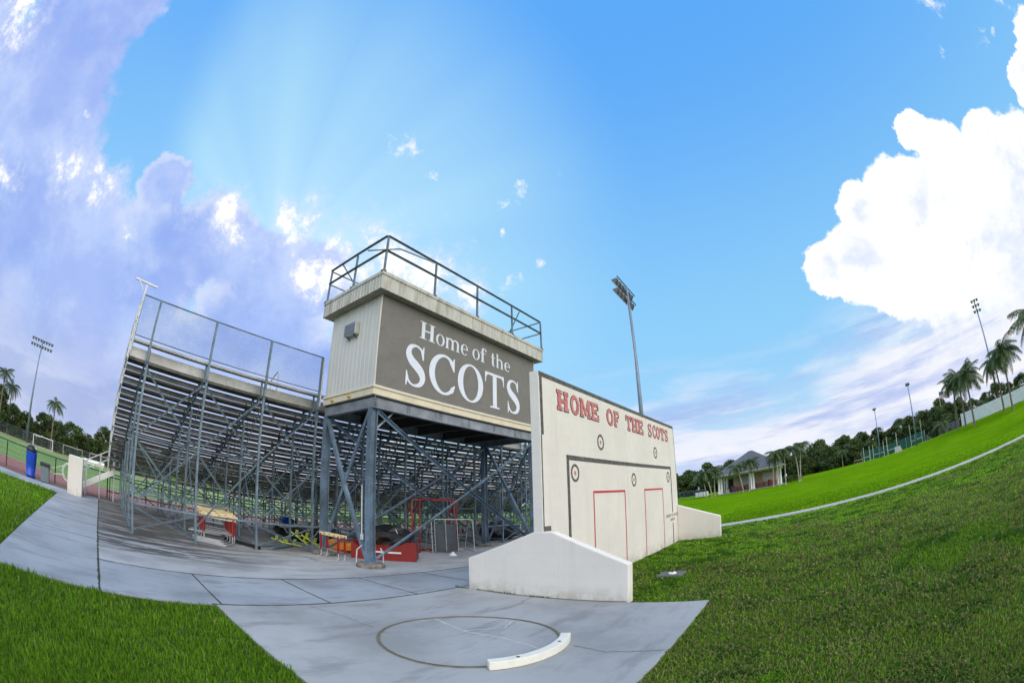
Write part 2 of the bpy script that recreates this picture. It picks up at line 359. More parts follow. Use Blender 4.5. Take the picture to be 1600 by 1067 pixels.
# lawns
def lawn_mat(name, a, b, dry, sc=.35):
    m = mat(name, a, 1.0, 0, .30, 5, .8, 35, col2=b, cs=sc, contrast=(.38, .62), spec=0.0)
    n, l, p = extend_mat(m)
    src = p.inputs['Base Color'].links[0].from_socket
    tc = n.new('ShaderNodeTexCoord'); t = n.new('ShaderNodeTexNoise'); t.inputs['Scale'].default_value = .16; t.inputs['Detail'].default_value = 7; t.inputs['Roughness'].default_value = .7
    l.new(tc.outputs['Object'], t.inputs['Vector'])
    mr = n.new('ShaderNodeMapRange'); l.new(t.outputs[0], mr.inputs[0]); mr.inputs[1].default_value = .52; mr.inputs[2].default_value = .75; mr.inputs[4].default_value = .7
    mx = n.new('ShaderNodeMix'); mx.data_type = 'RGBA'; l.new(mr.outputs[0], mx.inputs[0]); l.new(src, mx.inputs[6]); mx.inputs[7].default_value = dry + (1,)
    l.new(mx.outputs[2], p.inputs['Base Color'])
    return m
lawn_far = lawn_mat('mown lawn', (.082, .195, .004), (.115, .24, .004), (.135, .20, .020))
lawn_soil = mat('soil under the grass', (.045, .075, .015), .95, 0, .4, 8, .8, 40, spec=.1)
blade_m = mat('grass blades', (1, 1, 1), .7, 0, 0, attr='tint', transl=.35, spec=.08)

# ------------------------------------------------------------------ mesh helpers
class MB:
    def __init__(s): s.v = []; s.f = []; s.mi = []; s.cur = 0
    def add(s, vs, fs):
        o = len(s.v); s.v += [tuple(map(float, p)) for p in vs]
        for f in fs: s.f.append(tuple(o + i for i in f)); s.mi.append(s.cur)
    def box(s, x0, y0, z0, x1, y1, z1):
        s.add([(x0, y0, z0), (x1, y0, z0), (x1, y1, z0), (x0, y1, z0), (x0, y0, z1), (x1, y0, z1), (x1, y1, z1), (x0, y1, z1)],
              [(0, 3, 2, 1), (4, 5, 6, 7), (0, 1, 5, 4), (1, 2, 6, 5), (2, 3, 7, 6), (3, 0, 4, 7)]); return s
    def tube(s, p, q, r, n=8, r2=None, cap=True):
        p, q = Vector(p), Vector(q); d = (q - p).normalized(); r2 = r if r2 is None else r2
        a = d.orthogonal().normalized(); b = d.cross(a)
        vs = [p + (a * math.cos(2 * math.pi * i / n) + b * math.sin(2 * math.pi * i / n)) * r for i in range(n)]
        vs += [q + (a * math.cos(2 * math.pi * i / n) + b * math.sin(2 * math.pi * i / n)) * r2 for i in range(n)]
        fs = [(i, (i + 1) % n, n + (i + 1) % n, n + i) for i in range(n)]
        if cap: fs += [tuple(range(n))[::-1], tuple(range(n, 2 * n))]
        s.add(vs, fs); return s
    def path(s, pts, r, n=8):
        for a, b in zip(pts, pts[1:]): s.tube(a, b, r, n)
        return s
    def bar(s, p, q, w, h, up=(0, 0, 1)):
        p, q = Vector(p), Vector(q); d = (q - p).normalized(); up = Vector(up)
        a = d.cross(up)
        a = a.normalized() if a.length > 1e-4 else Vector((1, 0, 0))
        b = a.cross(d)
        vs = [c + a * (w / 2) * i + b * (h / 2) * j for c in (p, q) for i, j in ((-1, -1), (1, -1), (1, 1), (-1, 1))]
        s.add(vs, [(0, 3, 2, 1), (4, 5, 6, 7), (0, 1, 5, 4), (1, 2, 6, 5), (2, 3, 7, 6), (3, 0, 4, 7)]); return s
    def angle(s, p, q, w=.06, t=.006, up=(0, 0, 1)):      # L section bar
        p, q = Vector(p), Vector(q); d = (q - p).normalized(); a = d.cross(Vector(up))
        a = a.normalized() if a.length > 1e-4 else Vector((1, 0, 0)); b = a.cross(d)
        s.bar(p, q, t, w, up); s.bar(p + a * (w / 2) + b * (w / 2 - t), q + a * (w / 2) + b * (w / 2 - t), w - t, t, up); return s
    def ibeam(s, p, q, w, h, t=.012, up=(0, 0, 1)):
        p, q = Vector(p), Vector(q); d = (q - p).normalized(); a = d.cross(Vector(up))
        a = a.normalized() if a.length > 1e-4 else Vector((1, 0, 0)); b = a.cross(d)
        s.bar(p, q, t, h - 2 * t, up)
        for k in (-1, 1): s.bar(p + b * k * (h / 2 - t / 2), q + b * k * (h / 2 - t / 2), w, t, up)
        return s
    def prism(s, pts, z0, z1):
        n = len(pts); s.add([(x, y, z0) for x, y in pts] + [(x, y, z1) for x, y in pts],
              [tuple(range(n))[::-1], tuple(range(n, 2 * n))] + [(i, (i + 1) % n, n + (i + 1) % n, n + i) for i in range(n)]); return s
    def extr(s, pts, d):     # planar polygon in 3D extruded along the vector d
        n = len(pts); d = Vector(d); P = [Vector(p) for p in pts]
        s.add(P + [p + d for p in P], [tuple(range(n))[::-1], tuple(range(n, 2 * n))] + [(i, (i + 1) % n, n + (i + 1) % n, n + i) for i in range(n)]); return s
    def lathe(s, c, prof, n=16):
        vs = [(c[0] + r * math.cos(2 * math.pi * i / n), c[1] + r * math.sin(2 * math.pi * i / n), c[2] + z) for r, z in prof for i in range(n)]
        fs = [(k * n + i, k * n + (i + 1) % n, (k + 1) * n + (i + 1) % n, (k + 1) * n + i) for k in range(len(prof) - 1) for i in range(n)]
        fs += [tuple(range(n))[::-1], tuple((len(prof) - 1) * n + i for i in range(n))]
        s.add(vs, fs); return s
    def build(s, name, m, parent=None, smooth=False, bevel=0, world=True):
        me = bpy.data.meshes.new(name)
        v = np.array(s.v)
        if parent is not None and world:
            r = parent
            while r.parent: r = r.parent
            v = v - np.array(r.location)
        me.from_pydata([tuple(p) for p in v], [], s.f)
        for x in (m if isinstance(m, (list, tuple)) else [m]): me.materials.append(x)
        if isinstance(m, (list, tuple)): me.polygons.foreach_set('material_index', s.mi)
        if smooth: me.polygons.foreach_set('use_smooth', [True] * len(s.f))
        me.update()
        o = bpy.data.objects.new(name, me); COL.objects.link(o)
        if parent is not None: o.parent = parent
        if bevel:
            b = o.modifiers.new('bevel', 'BEVEL'); b.width = bevel; b.segments = 2; b.limit_method = 'ANGLE'
        return o
def tag(o, label=None, cat=None, group=None, kind=None):
    if label: o['label'] = label
    if cat: o['category'] = cat
    if group: o['group'] = group
    if kind: o['kind'] = kind
    return o
def thing(name, label, cat, loc=(0, 0, 0), group=None, rz=0):
    o = bpy.data.objects.new(name, None); COL.objects.link(o); o.location = loc; o.rotation_euler = (0, 0, rz); o.empty_display_size = .1
    return tag(o, label, cat, group)
def copy_tree(o, parent=None):
    c = o.copy(); COL.objects.link(c)
    if parent is not None: c.parent = parent
    for ch in list(o.children): copy_tree(ch, c)
    return c
def place(proto, used, loc, rz=0, sc=1, label=None, group=None):
    o = proto if not used else copy_tree(proto)
    o.location = loc; o.rotation_euler = (0, 0, rz); o.scale = (sc, sc, sc)
    tag(o, label, None, group); return o
def npmesh(name, v, f, m, tint=None, parent=None):
    """fast mesh: v (n,3), f list of equal-length arrays; tint per vertex (n,3)"""
    me = bpy.data.meshes.new(name); v = np.asarray(v, np.float32)
    me.vertices.add(len(v)); me.vertices.foreach_set('co', v.ravel())
    li = np.concatenate([a.ravel() for a in f]).astype(np.int32)
    tot = np.concatenate([np.full(len(a), a.shape[1]) for a in f]).astype(np.int32)
    st = np.concatenate([[0], np.cumsum(tot)[:-1]]).astype(np.int32)
    me.loops.add(len(li)); me.loops.foreach_set('vertex_index', li)
    me.polygons.add(len(tot)); me.polygons.foreach_set('loop_start', st); me.polygons.foreach_set('loop_total', tot)
    me.update(calc_edges=True)
    if tint is not None:
        a = me.attributes.new('tint', 'FLOAT_COLOR', 'POINT')
        c = np.ones((len(v), 4), np.float32); c[:, :3] = tint; a.data.foreach_set('color', c.ravel())
    me.materials.append(m)
    o = bpy.data.objects.new(name, me); COL.objects.link(o)
    if parent is not None: o.parent = parent
    return o

# ------------------------------------------------------------------ terrain
def sst(a, b, x):
    t = np.clip((x - a) / (b - a), 0, 1); return t * t * (3 - 2 * t)
def TZ(x, y):
    x = np.asarray(x, float); y = np.asarray(y, float); r = np.hypot(x, y); az = np.degrees(np.arctan2(y, x))
    w = sst(-42, -16, x)
    z = .55 * sst(28, 64, r) * w
    z = z + 1.1 * sst(50, 74, r) * sst(78, 66, az) * sst(-60, -20, az)
    return z
def tz(x, y): return float(TZ(x, y))
def pol(az, r): return (r * math.cos(R(az)), r * math.sin(R(az)))

def build_ground():
    rr = np.concatenate([[0.0], np.geomspace(1.0, 900, 90)]); na = 180
    aa = np.linspace(0, 2 * np.pi, na, endpoint=False)
    X = np.outer(rr, np.cos(aa)); Y = np.outer(rr, np.sin(aa)); Z = TZ(X, Y) - .03
    v = np.stack([X.ravel(), Y.ravel(), Z.ravel()], 1)
    i = np.arange(len(rr) - 1)[:, None] * na; j = np.arange(na)[None, :]; j2 = (j + 1) % na
    f = np.stack([(i + j).ravel(), (i + na + j).ravel(), (i + na + j2).ravel(), (i + j2).ravel()], 1)
    o = npmesh('ground', v, [f], lawn_far); tag(o, kind='structure')
    for p in o.data.polygons: p.use_smooth = True
build_ground()

# ------------------------------------------------------------------ paving
JG = .022
def pavement(name, m, cells, z=0.0, t=.12, crack=None):
    b = MB()
    for x0, y0, x1, y1 in cells: b.box(x0 + JG / 2, y0 + JG / 2, -t, x1 - JG / 2, y1 - JG / 2, z)
    return tag(b.build(name, m, bevel=.006), kind='structure')
soilb = MB(); soilb.box(-24, -60, -.2, -19.41, 60, -.024); soilb.box(-19.409, -60, -.2, -17.41, 60, -.024); soilb.box(-17.409, -1.86, -.2, -5.995, 60, -.024); soilb.box(-5.994, 1.65, -.2, -1.27, 6.5, -.024); soilb.box(-5.994, 6.51, -.2, -4.3, 15.4, -.024)
tag(soilb.build('joint_filler', dirt), kind='structure')
pavement('pavement', conc, [(-7.9, -.07 + 1.82 * k, -6.0, -.07 + 1.82 * (k + 1)) for k in range(16)])
pavement('pavement', conc, [(x, -1.87, x2, -.07) for x, x2 in ((-7.9, -6.0), (-9.8, -7.9), (-11.7, -9.8), (-14.5, -11.7), (-17.4, -14.5))])
pavement('pavement', conc, [(-19.4, -60 + 2.6 * k, -17.4, -60 + 2.6 * (k + 1)) for k in range(22)] + [(-19.4, -2.8, -17.4, -.07)])
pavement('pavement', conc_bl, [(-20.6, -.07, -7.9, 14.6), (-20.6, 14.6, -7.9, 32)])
pavement('pavement', conc_bl, [(-6.0, 6.53, -4.32, 15.4)])
pavement('shot_put_pad', conc_pad, [(-5.99, 1.65, -1.26, 6.5)])
def cracks():
    b = MB(); rnd = random.Random(3)
    def crk(pts, w=.010):
        P = []
        for (x0, y0), (x1, y1) in zip(pts, pts[1:]):
            for k in range(8):
                t = k / 8; P.append((x0 + (x1 - x0) * t + rnd.uniform(-.018, .018), y0 + (y1 - y0) * t + rnd.uniform(-.018, .018)))
        P.append(pts[-1])
        for p, q in zip(P, P[1:]):
            d = Vector((q[0] - p[0], q[1] - p[1])); n = Vector((-d.y, d.x)).normalized() * w * rnd.uniform(.3, .7)
            b.add([(p[0] - n.x, p[1] - n.y, .0035), (q[0] - n.x, q[1] - n.y, .0035), (q[0] + n.x, q[1] + n.y, .0035), (p[0] + n.x, p[1] + n.y, .0035)], [(0, 1, 2, 3)])
    crk([(-4.3, 6.45), (-4.15, 5.7), (-4.25, 5.0)]); crk([(-5.95, 3.1), (-5.3, 3.3), (-4.6, 3.35)], .008)
    b.cur = 0
    crk([(-2.35, 4.3), (-1.9, 4.2), (-1.3, 4.35)], .008); b.cur = 1; crk([(-4.5, 4.35), (-3.8, 4.15), (-3.2, 4.2), (-2.62, 4.05)], .020); crk([(-3.8, 4.15), (-3.5, 4.6), (-3.6, 4.95)], .016); b.cur = 0
    crk([(-7.88, 5.1), (-7.1, 5.25), (-6.02, 5.2)], .007); crk([(-8.0, 7.9), (-9.0, 7.4), (-9.8, 5.2), (-10.9, 4.9)], .007)
    tag(b.build('pavement_cracks', [dirt, mat('pale crack filler', (.50, .52, .52), .9, 0, .2, 8)]), kind='structure')
cracks()
def moss(b, p, q, w, seed):
    rn_ = random.Random(seed); P0 = Vector(p); Q0 = Vector(q); n = max(4, int((Q0 - P0).length / .09)); d = (Q0 - P0).normalized(); nn = Vector((-d.y, d.x)); pts = []
    for k in range(n + 1):
        c = P0.lerp(Q0, k / n); a = w * rn_.uniform(.25, 1.0); e_ = w * rn_.uniform(.25, 1.0); pts.append((c - nn * a, c + nn * e_))
    for (a, c), (e_, f) in zip(pts, pts[1:]): b.add([(a.x, a.y, .0032), (c.x, c.y, .0032), (f.x, f.y, .0032), (e_.x, e_.y, .0032)], [(0, 3, 2, 1)])
b = MB()
moss(b, (-7.9, -.07), (-7.9, 26), .030, 1); moss(b, (-6.0, 1.6), (-6.0, 12), .022, 2); moss(b, (-20, -.07), (-6, -.07), .030, 3)
for k in range(1, 12): moss(b, (-7.88, -.07 + 1.82 * k), (-6.02, -.07 + 1.82 * k), .016, 10 + k)
for x in (-9.8, -11.7, -14.5): moss(b, (x, -1.85), (x, -.09), .016, int(-x))
moss(b, (-5.6, 6.515), (-2.6, 6.515), .018, 31)
tag(b.build('joint_moss', mat('dark mossy joint', (.035, .040, .022), .95, 0, .4, 9)), 'dark moss and soil filling the joints between the concrete slabs', 'moss', kind='stuff')
# gently sloping straight path across the lawn
def path_y(x): return 19.55 + .115 * (x + 3.2)
b = MB()
for k in range(34):
    x0 = -4.2 + 1.83 * k; x1 = x0 + 1.815
    P = [(x0, path_y(x0) - .55), (x1, path_y(x1) - .55), (x1, path_y(x1) + .55), (x0, path_y(x0) + .55)]
    b.add([(x, y, tz(x, y) + .02) for x, y in P] + [(x, y, tz(x, y) - .1) for x, y in P], [(0, 1, 2, 3), (0, 4, 5, 1), (1, 5, 6, 2), (2, 6, 7, 3), (3, 7, 4, 0)])
tag(b.build('path', conc_pale), kind='structure')
# athletics track and field
b = MB(); b.box(-27.4, -120, -.2, -20.75, 150, -.004); tag(b.build('running_track', track_m), kind='structure')
b = MB()
for k in range(6): b.box(-22.0 - k * 1.07 - .05, -120, -.003, -22.0 - k * 1.07, 150, .003)
tag(b.build('lane_markings', mat('track line paint', (.6, .55, .52), .8, 0, .1, 3)), kind='structure')
b = MB(); b.box(-77, -120, -.2, -27.4, 150, -.008); tag(b.build('playing_field', turf_m), kind='structure')
b = MB(); b.box(-86, -120, -.2, -77, 150, -.004); tag(b.build('running_track', track_far), kind='structure')
b = MB()
for y in range(-40, 100, 9): b.box(-75, y, -.007, -32, y + .12, -.003)
b.box(-32.1, -60, -.007, -31.98, 100, -.003); b.box(-75.1, -60, -.007, -74.98, 100, -.003)
tag(b.build('field_markings', mat('pale field paint', (.5, .56, .42), .8, 0, .1, 3)), kind='structure')

# ------------------------------------------------------------------ grass
def vnoise(x, y, s, seed=0):
    r = np.random.default_rng(seed).random((256, 256)); x = x * s + 1000; y = y * s + 1000
    xi = np.floor(x).astype(int); yi = np.floor(y).astype(int); fx = x - xi; fy = y - yi; fx = fx * fx * (3 - 2 * fx); fy = fy * fy * (3 - 2 * fy)
    g = lambda a, c: r[a % 256, c % 256]
    return (g(xi, yi) * (1 - fx) + g(xi + 1, yi) * fx) * (1 - fy) + (g(xi, yi + 1) * (1 - fx) + g(xi + 1, yi + 1) * fx) * fy
def fbm(x, y, s, seed=0): return sum(vnoise(x, y, s * 2 ** k, seed + k) / 2 ** k for k in range(4)) / 1.875
def grass():
    n = 640000
    az = np.radians(rng.uniform(5, 215, n)); r = np.exp(rng.uniform(math.log(1.2), math.log(60), n))
    x = r * np.cos(az); y = r * np.sin(az)
    e = .10 * fbm(x, y, 7, 5) - .035
    beyond0 = (y > path_y(x))
    paved = ((x > -7.95 + e) & (x < -5.97 - e) & (y > -1.9 + e)) | ((x < -5.97 - e) & (x > -21) & (y > -1.9 + e)) | ((x > -6.1) & (x < -1.24 - e) & (y > 1.63 + e) & (y < 6.52 - e))
    paved |= (x < -17.36) | ((x < -4.08) & (y > 6.4)) | ((x < -4.05) & (y > 6.4) & (y < 15.6)) | ((x < -5.9) & (y > 0)) | (beyond0 & (rng.random(n) < sst(20, 36, r)))
    paved |= (np.abs(y - path_y(x)) < .53 - e) & (x > -4.3)
    wing = (x < -2.5) & (x > -6) & (((y > 6.45) & (y < 6.8)) | ((y > 15.4) & (y < 15.75)))
    box = (np.abs(x + 2.52) < .3) & (np.abs(y - 8.85) < .27)
    k = ~(paved | wing | box); x, y, r = x[k], y[k], r[k]; n = len(x)
    z = TZ(x, y) - .03
    left = (y < 2.2) & (x < -1); beyond = (y > path_y(x)) & (x > -5)
    patch = fbm(x, y, .42, 11); fine = fbm(x, y, 3.0, 23); vt = rng.random(n)
    near = np.clip(r / 3.2, 1, None)
    h = np.where(left, .075, .05) * (.55 + .9 * fine) * rng.uniform(.55, 1.25, n) * (1 + .012 * r)
    h = np.where(beyond, .035 * rng.uniform(.6, 1.2, n), h)
    w = np.where(left, .0030, .0038) * near * rng.uniform(.7, 1.4, n)
    leafy = (~left) & (~beyond) & (fine > .5) & (vt < .6)          # broad low weeds
    w = np.where(leafy, w * 2.1, w); h = np.where(leafy, h * .75, h)
    g1 = np.array([.105, .225, .010]); g2 = np.array([.16, .31, .014]); g3 = np.array([.050, .140, .012]); dry = np.array([.27, .28, .09]); brown = np.array([.15, .15, .05])
    t = rng.random(n)[:, None]; c = g1 * t + g2 * (1 - t)
    c = np.where(left[:, None], c * np.array([.78, .82, .9]), c)
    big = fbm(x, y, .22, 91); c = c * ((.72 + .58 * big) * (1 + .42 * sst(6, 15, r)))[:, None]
    dk = np.clip((fine - .42) * 3.5, 0, 1)[:, None] * (~left & ~beyond)[:, None]
    c = c * (1 - dk) + g3 * dk
    far = np.clip((15 - np.hypot(x - 3, y - 3)) / 12, 0, 1)
    dd = (patch + .20 * far * (x > 0) > .56) & (rng.random(n) < .45) & ~left & ~beyond
    d2 = (rng.random(n) < .03)
    c = np.where(dd[:, None], dry * t + brown * (1 - t), c); c = np.where((d2 & ~beyond)[:, None], dry, c)
    c = np.where(beyond[:, None], np.array([.100, .222, .004]) * (.85 + .3 * t), c)
    c *= (rng.uniform(.82, 1.18, n) * (.80 + .45 * fbm(x, y, 1.3, 41)))[:, None]
    yaw = rng.uniform(0, 2 * np.pi, n); lean = rng.uniform(.1, .95, n) + .5 * leafy
    lx, ly = np.cos(yaw), np.sin(yaw); wx, wy = -ly, lx
    tw = rng.uniform(-.5, .5, n); wx, wy = wx + tw * lx, wy + tw * ly
    B = np.stack([x, y, z], 1); Wv = np.stack([wx, wy, 0 * x], 1) * w[:, None]
    mid = B + np.stack([lx * h * lean * .35, ly * h * lean * .35, h * .62], 1)
    tip = B + np.stack([lx * h * lean, ly * h * lean, h * (1.0 - .25 * lean)], 1)
    v = np.stack([B - Wv, B + Wv, mid + Wv * .8, mid - Wv * .8, tip], 1).reshape(-1, 3)
    i = np.arange(n)[:, None] * 5
    f1 = i + np.array([[0, 1, 2, 3]]); f2 = i + np.array([[3, 2, 4]])
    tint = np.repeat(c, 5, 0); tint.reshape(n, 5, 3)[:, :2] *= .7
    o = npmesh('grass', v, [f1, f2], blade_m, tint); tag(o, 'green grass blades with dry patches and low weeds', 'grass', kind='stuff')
grass()
# darker soil below the rough grass near the camera
b = MB(); b.add([(-17.4, -12, -.026), (14, -12, -.026), (14, 1.65, -.026), (-17.4, 1.65, -.026)], [(0, 1, 2, 3)])
b.add([(-4.1, 6.5, -.026), (-1.26, 6.5, -.026), (-1.26, 18.9, -.026), (-4.1, 18.9, -.026)], [(0, 1, 2, 3)])
b.add([(-1.26, 1.65, -.026), (14, 1.65, -.026), (14, 18.9, -.026), (-1.26, 18.9, -.026)], [(0, 1, 2, 3)])
tag(b.build('soil', lawn_soil), kind='structure')
# weeds in the joint at the foot of the wall
def weeds():
    n = 260; x = np.concatenate([rng.uniform(-5.6, -4.0, 150), rng.uniform(-6.1, -5.7, 60), rng.normal(-4.35, .25, 50)]); y = np.where(np.arange(n) < 150, 6.515, np.where(np.arange(n) < 210, 6.46, 6.50)) + rng.normal(0, .012, n)
    keep = fbm(x, y, 4, 77) > .42; x, y = x[keep], y[keep]; n = len(x)
    h = rng.uniform(.015, .05, n); yaw = rng.uniform(0, 6.28, n); w = .008
    B = np.stack([x, y, 0 * x], 1); l = np.stack([np.cos(yaw), np.sin(yaw), 0 * x], 1); p = np.stack([-np.sin(yaw), np.cos(yaw), 0 * x], 1) * w
    up = np.stack([0 * x, 0 * x, h], 1)
    v = np.stack([B - p, B + p, B + l * h[:, None] + up + p * .3], 1).reshape(-1, 3)
    npm = npmesh('weeds', v, [np.arange(n)[:, None] * 3 + np.array([[0, 1, 2]])], blade_m, np.tile([.07, .15, .02], (n * 3, 1))); tag(npm, 'tiny weeds growing in the joint below the cream wing wall', 'weeds', kind='stuff')
weeds()

# ------------------------------------------------------------------ glyphs
def ell(cx, cy, a, b, t0, t1, n):
    return [(cx + a * math.cos(R(t0 + (t1 - t0) * k / n)), cy + b * math.sin(R(t0 + (t1 - t0) * k / n))) for k in range(n + 1)]
def g_pieces(style):
    """each glyph: list of ('q', outer pts, inner pts) strips or ('p', pts); unit cap height"""
    def rect(x0, y0, x1, y1): return ('p', [(x0, y0), (x1, y0), (x1, y1), (x0, y1)])
    def ring(cx, cy, a, b, th, tv, t0=0, t1=360, n=40): return ('q', ell(cx, cy, a, b, t0, t1, n), ell(cx, cy, a - th, b - tv, t0, t1, n))
    def strip(pts):
        P = [Vector(p[:2]) for p in pts]; o, i = [], []
        for k, p in enumerate(P):
            d = (P[min(k + 1, len(P) - 1)] - P[max(k - 1, 0)]).normalized(); nn = Vector((-d.y, d.x)) * pts[k][2] / 2
            o.append(tuple(p + nn)); i.append(tuple(p - nn))
        return ('q', o, i)
    def smooth(ctrl, n=8):
        out = []
        for k in range(len(ctrl) - 1):
            p0 = ctrl[max(k - 1, 0)]; p1 = ctrl[k]; p2 = ctrl[k + 1]; p3 = ctrl[min(k + 2, len(ctrl) - 1)]
            for j in range(n):
                t = j / n
                out.append(tuple(.5 * (2 * b + (c - a) * t + (2 * a - 5 * b + 4 * c - d) * t * t + (3 * b - a - 3 * c + d) * t ** 3) for a, b, c, d in zip(p0, p1, p2, p3)))
        out.append(ctrl[-1]); return out
    G = {}
    if style == 'serif':
        s = .045
        G['H'] = (.86, [rect(.10, 0, .28, 1), rect(.58, 0, .76, 1), rect(.28, .47, .58, .55), rect(0, 0, .38, s), rect(0, 1 - s, .38, 1), rect(.48, 0, .86, s), rect(.48, 1 - s, .86, 1)])
        G['T'] = (.92, [rect(.365, 0, .555, 1), rect(.24, 0, .68, s), rect(0, .93, .92, 1), ('p', [(0, .93), (.13, .93), (.06, .86), (.035, .70), (0, .70)]), ('p', [(.92, .93), (.92, .70), (.885, .70), (.86, .86), (.79, .93)])])
        G['O'] = (1.06, [ring(.53, .5, .53, .52, .215, .05)])
        G['C'] = (.96, [('q', ell(.53, .5, .53, .52, 42, 318, 40), [(.55 + (.30 + .05 * abs(math.cos(R(t)))) * math.cos(R(t)), .5 + .455 * math.sin(R(t))) for t in [42 + 276 * k / 40 for k in range(41)]]),
                        ('p', [(.89, .64), (.925, .64), (.925, 1.0), (.895, 1.0), (.84, .90), (.72, .87)]), ('p', [(.78, .20), (.86, .06), (.955, .26), (.925, .285)])])
        G['S'] = (.76, [strip(smooth([(.64, .80, .05), (.56, .925, .06), (.38, .985, .055), (.19, .92, .12), (.125, .76, .19), (.22, .61, .22), (.40, .50, .23), (.58, .37, .225), (.64, .22, .19), (.56, .075, .12), (.36, .015, .055), (.19, .07, .06), (.10, .22, .05)])),
                        ('p', [(.62, .68), (.665, .68), (.665, 1.02), (.635, 1.02), (.60, .93), (.54, .90)]), ('p', [(.06, .33), (.095, .33), (.17, .13), (.115, .06), (.09, -.02), (.06, -.02)])])
        G['o'] = (.70, [ring(.35, .335, .35, .35, .155, .045)])
        G['e'] = (.64, [('q', ell(.34, .335, .33, .35, 0, 318, 34), ell(.365, .335, .185, .305, 0, 318, 34)), rect(.17, .335, .67, .385)])
        arch = lambda x0, x1: [('q', ell((x0 + x1) / 2, .46, (x1 - x0) / 2, .23, 0, 170, 14), ell((x0 + x1) / 2 - .04, .44, (x1 - x0) / 2 - .13, .16, 0, 170, 14))]
        st = lambda x, top=.66: [rect(x, 0, x + .165, top), rect(x - .06, 0, x + .225, s)]
        G['m'] = (1.22, st(.06) + st(.50, .50) + st(.94, .50) + arch(.10, .665) + arch(.54, 1.105) + [rect(0, .62, .10, .66)])
        G['h'] = (.80, st(.06, 1.0) + st(.52, .50) + arch(.10, .685) + [rect(0, .955, .10, 1.0)])
        G['t'] = (.46, [rect(.10, .12, .265, .90), rect(0, .60, .42, .655), ('q', ell(.265, .14, .165, .155, 180, 320, 12), ell(.30, .14, .06, .11, 180, 320, 12))])
        G['f'] = (.52, [rect(.11, 0, .275, .82), rect(.03, 0, .37, s), rect(0, .60, .44, .655), ('q', ell(.315, .80, .205, .22, 20, 180, 14), ell(.34, .80, .07, .16, 20, 180, 14)), ('p', ell(.46, .865, .068, .07, 0, 360, 12)[:-1])])
    else:
        s = .14; t = .26
        H = [rect(.08, 0, .08 + t, 1), rect(.66, 0, .66 + t, 1), rect(.3, .42, .7, .56), rect(0, 0, .42, s), rect(0, 1 - s, .42, 1), rect(.58, 0, 1, s), rect(.58, 1 - s, 1, 1)]
        G['H'] = (1, H)
        G['T'] = (1, [rect(.37, 0, .63, 1), rect(.24, 0, .76, s), rect(0, 1 - s, 1, 1), rect(0, .68, .14, .9), rect(.86, .68, 1, .9)])
        E = [rect(.08, 0, .08 + t, 1), rect(0, 0, .95, s), rect(0, 1 - s, .95, 1), rect(.3, .43, .68, .57), rect(.60, .36, .70, .64), rect(.83, .1, .97, .32), rect(.83, .68, .95, .9)]
        G['E'] = (1, E); G['F'] = (1, [rect(.08, 0, .08 + t, 1), rect(0, 0, .46, s), rect(0, 1 - s, .95, 1), rect(.3, .43, .68, .57), rect(.60, .36, .70, .64), rect(.83, .66, .95, .9)])
        G['O'] = (1, [ring(.5, .5, .48, .51, .24, .15)])
        G['C'] = (1, [ring(.52, .5, .48, .51, .23, .12, 48, 312), rect(.80, .66, .91, 1.0), ('p', [(.72, .06), (.86, .04), (.94, .30), (.84, .33)])])
        G['M'] = (1.15, [rect(.06, 0, .06 + .22, 1), rect(.87, 0, 1.09, 1), rect(0, 0, .38, s), rect(.77, 0, 1.15, s), rect(0, 1 - s, .28, 1), rect(.87, 1 - s, 1.15, 1), ('p', [(.12, 1), (.34, 1), (.64, .18), (.50, .12)]), ('p', [(1.03, 1), (.81, 1), (.51, .18), (.65, .12)])])
        G['S'] = (1, [strip(smooth([(.84, .74, .09), (.72, .90, .11), (.48, .945, .11), (.24, .87, .16), (.17, .71, .20), (.34, .56, .19), (.64, .45, .19), (.83, .29, .20), (.76, .12, .16), (.52, .055, .11), (.30, .10, .11), (.16, .26, .09)])), rect(.80, .68, .89, 1.0), rect(.11, .0, .20, .32)])
    return G
GS = {'serif': g_pieces('serif'), 'slab': g_pieces('slab')}
def glyph(name, style, ch, X, y0, z0, wid, cap, m, parent, grow=0.0, dy=0, dz=0, shrink=1):
    """lettering lying in the plane x = X, reading along +Y"""
    adv, pcs = GS[style][ch]; b = MB(); k = 0; sy = wid / adv; sz = cap
    def T(p, off): return (X + off, y0 + dy + p[0] * sy, z0 + dz + p[1] * sz)
    for pc in pcs:
        off = .0004 * k; k += 1
        if pc[0] == 'p':
            P = pc[1]; cx = sum(p[0] for p in P) / len(P); cy = sum(p[1] for p in P) / len(P)
            ex = [(p[0] + math.copysign(grow / sy, p[0] - cx), p[1] + math.copysign(grow / sz, p[1] - cy)) for p in P] if grow else P
            b.add([T(p, off) for p in ex], [tuple(range(len(P)))])
        else:
            o, i = pc[1], pc[2]
            if grow:
                o2, i2 = [], []
                for a, c in zip(o, i):
                    d = Vector(((a[0] - c[0]) * sy, (a[1] - c[1]) * sz)).normalized() * grow
                    o2.append((a[0] + d.x / sy, a[1] + d.y / sz)); i2.append((c[0] - d.x / sy, c[1] - d.y / sz))
                o, i = o2, i2
            n = len(o); b.add([T(p, off) for p in o] + [T(p, off) for p in i], [(j, j + 1, n + j + 1, n + j) for j in range(n - 1)])
    return b

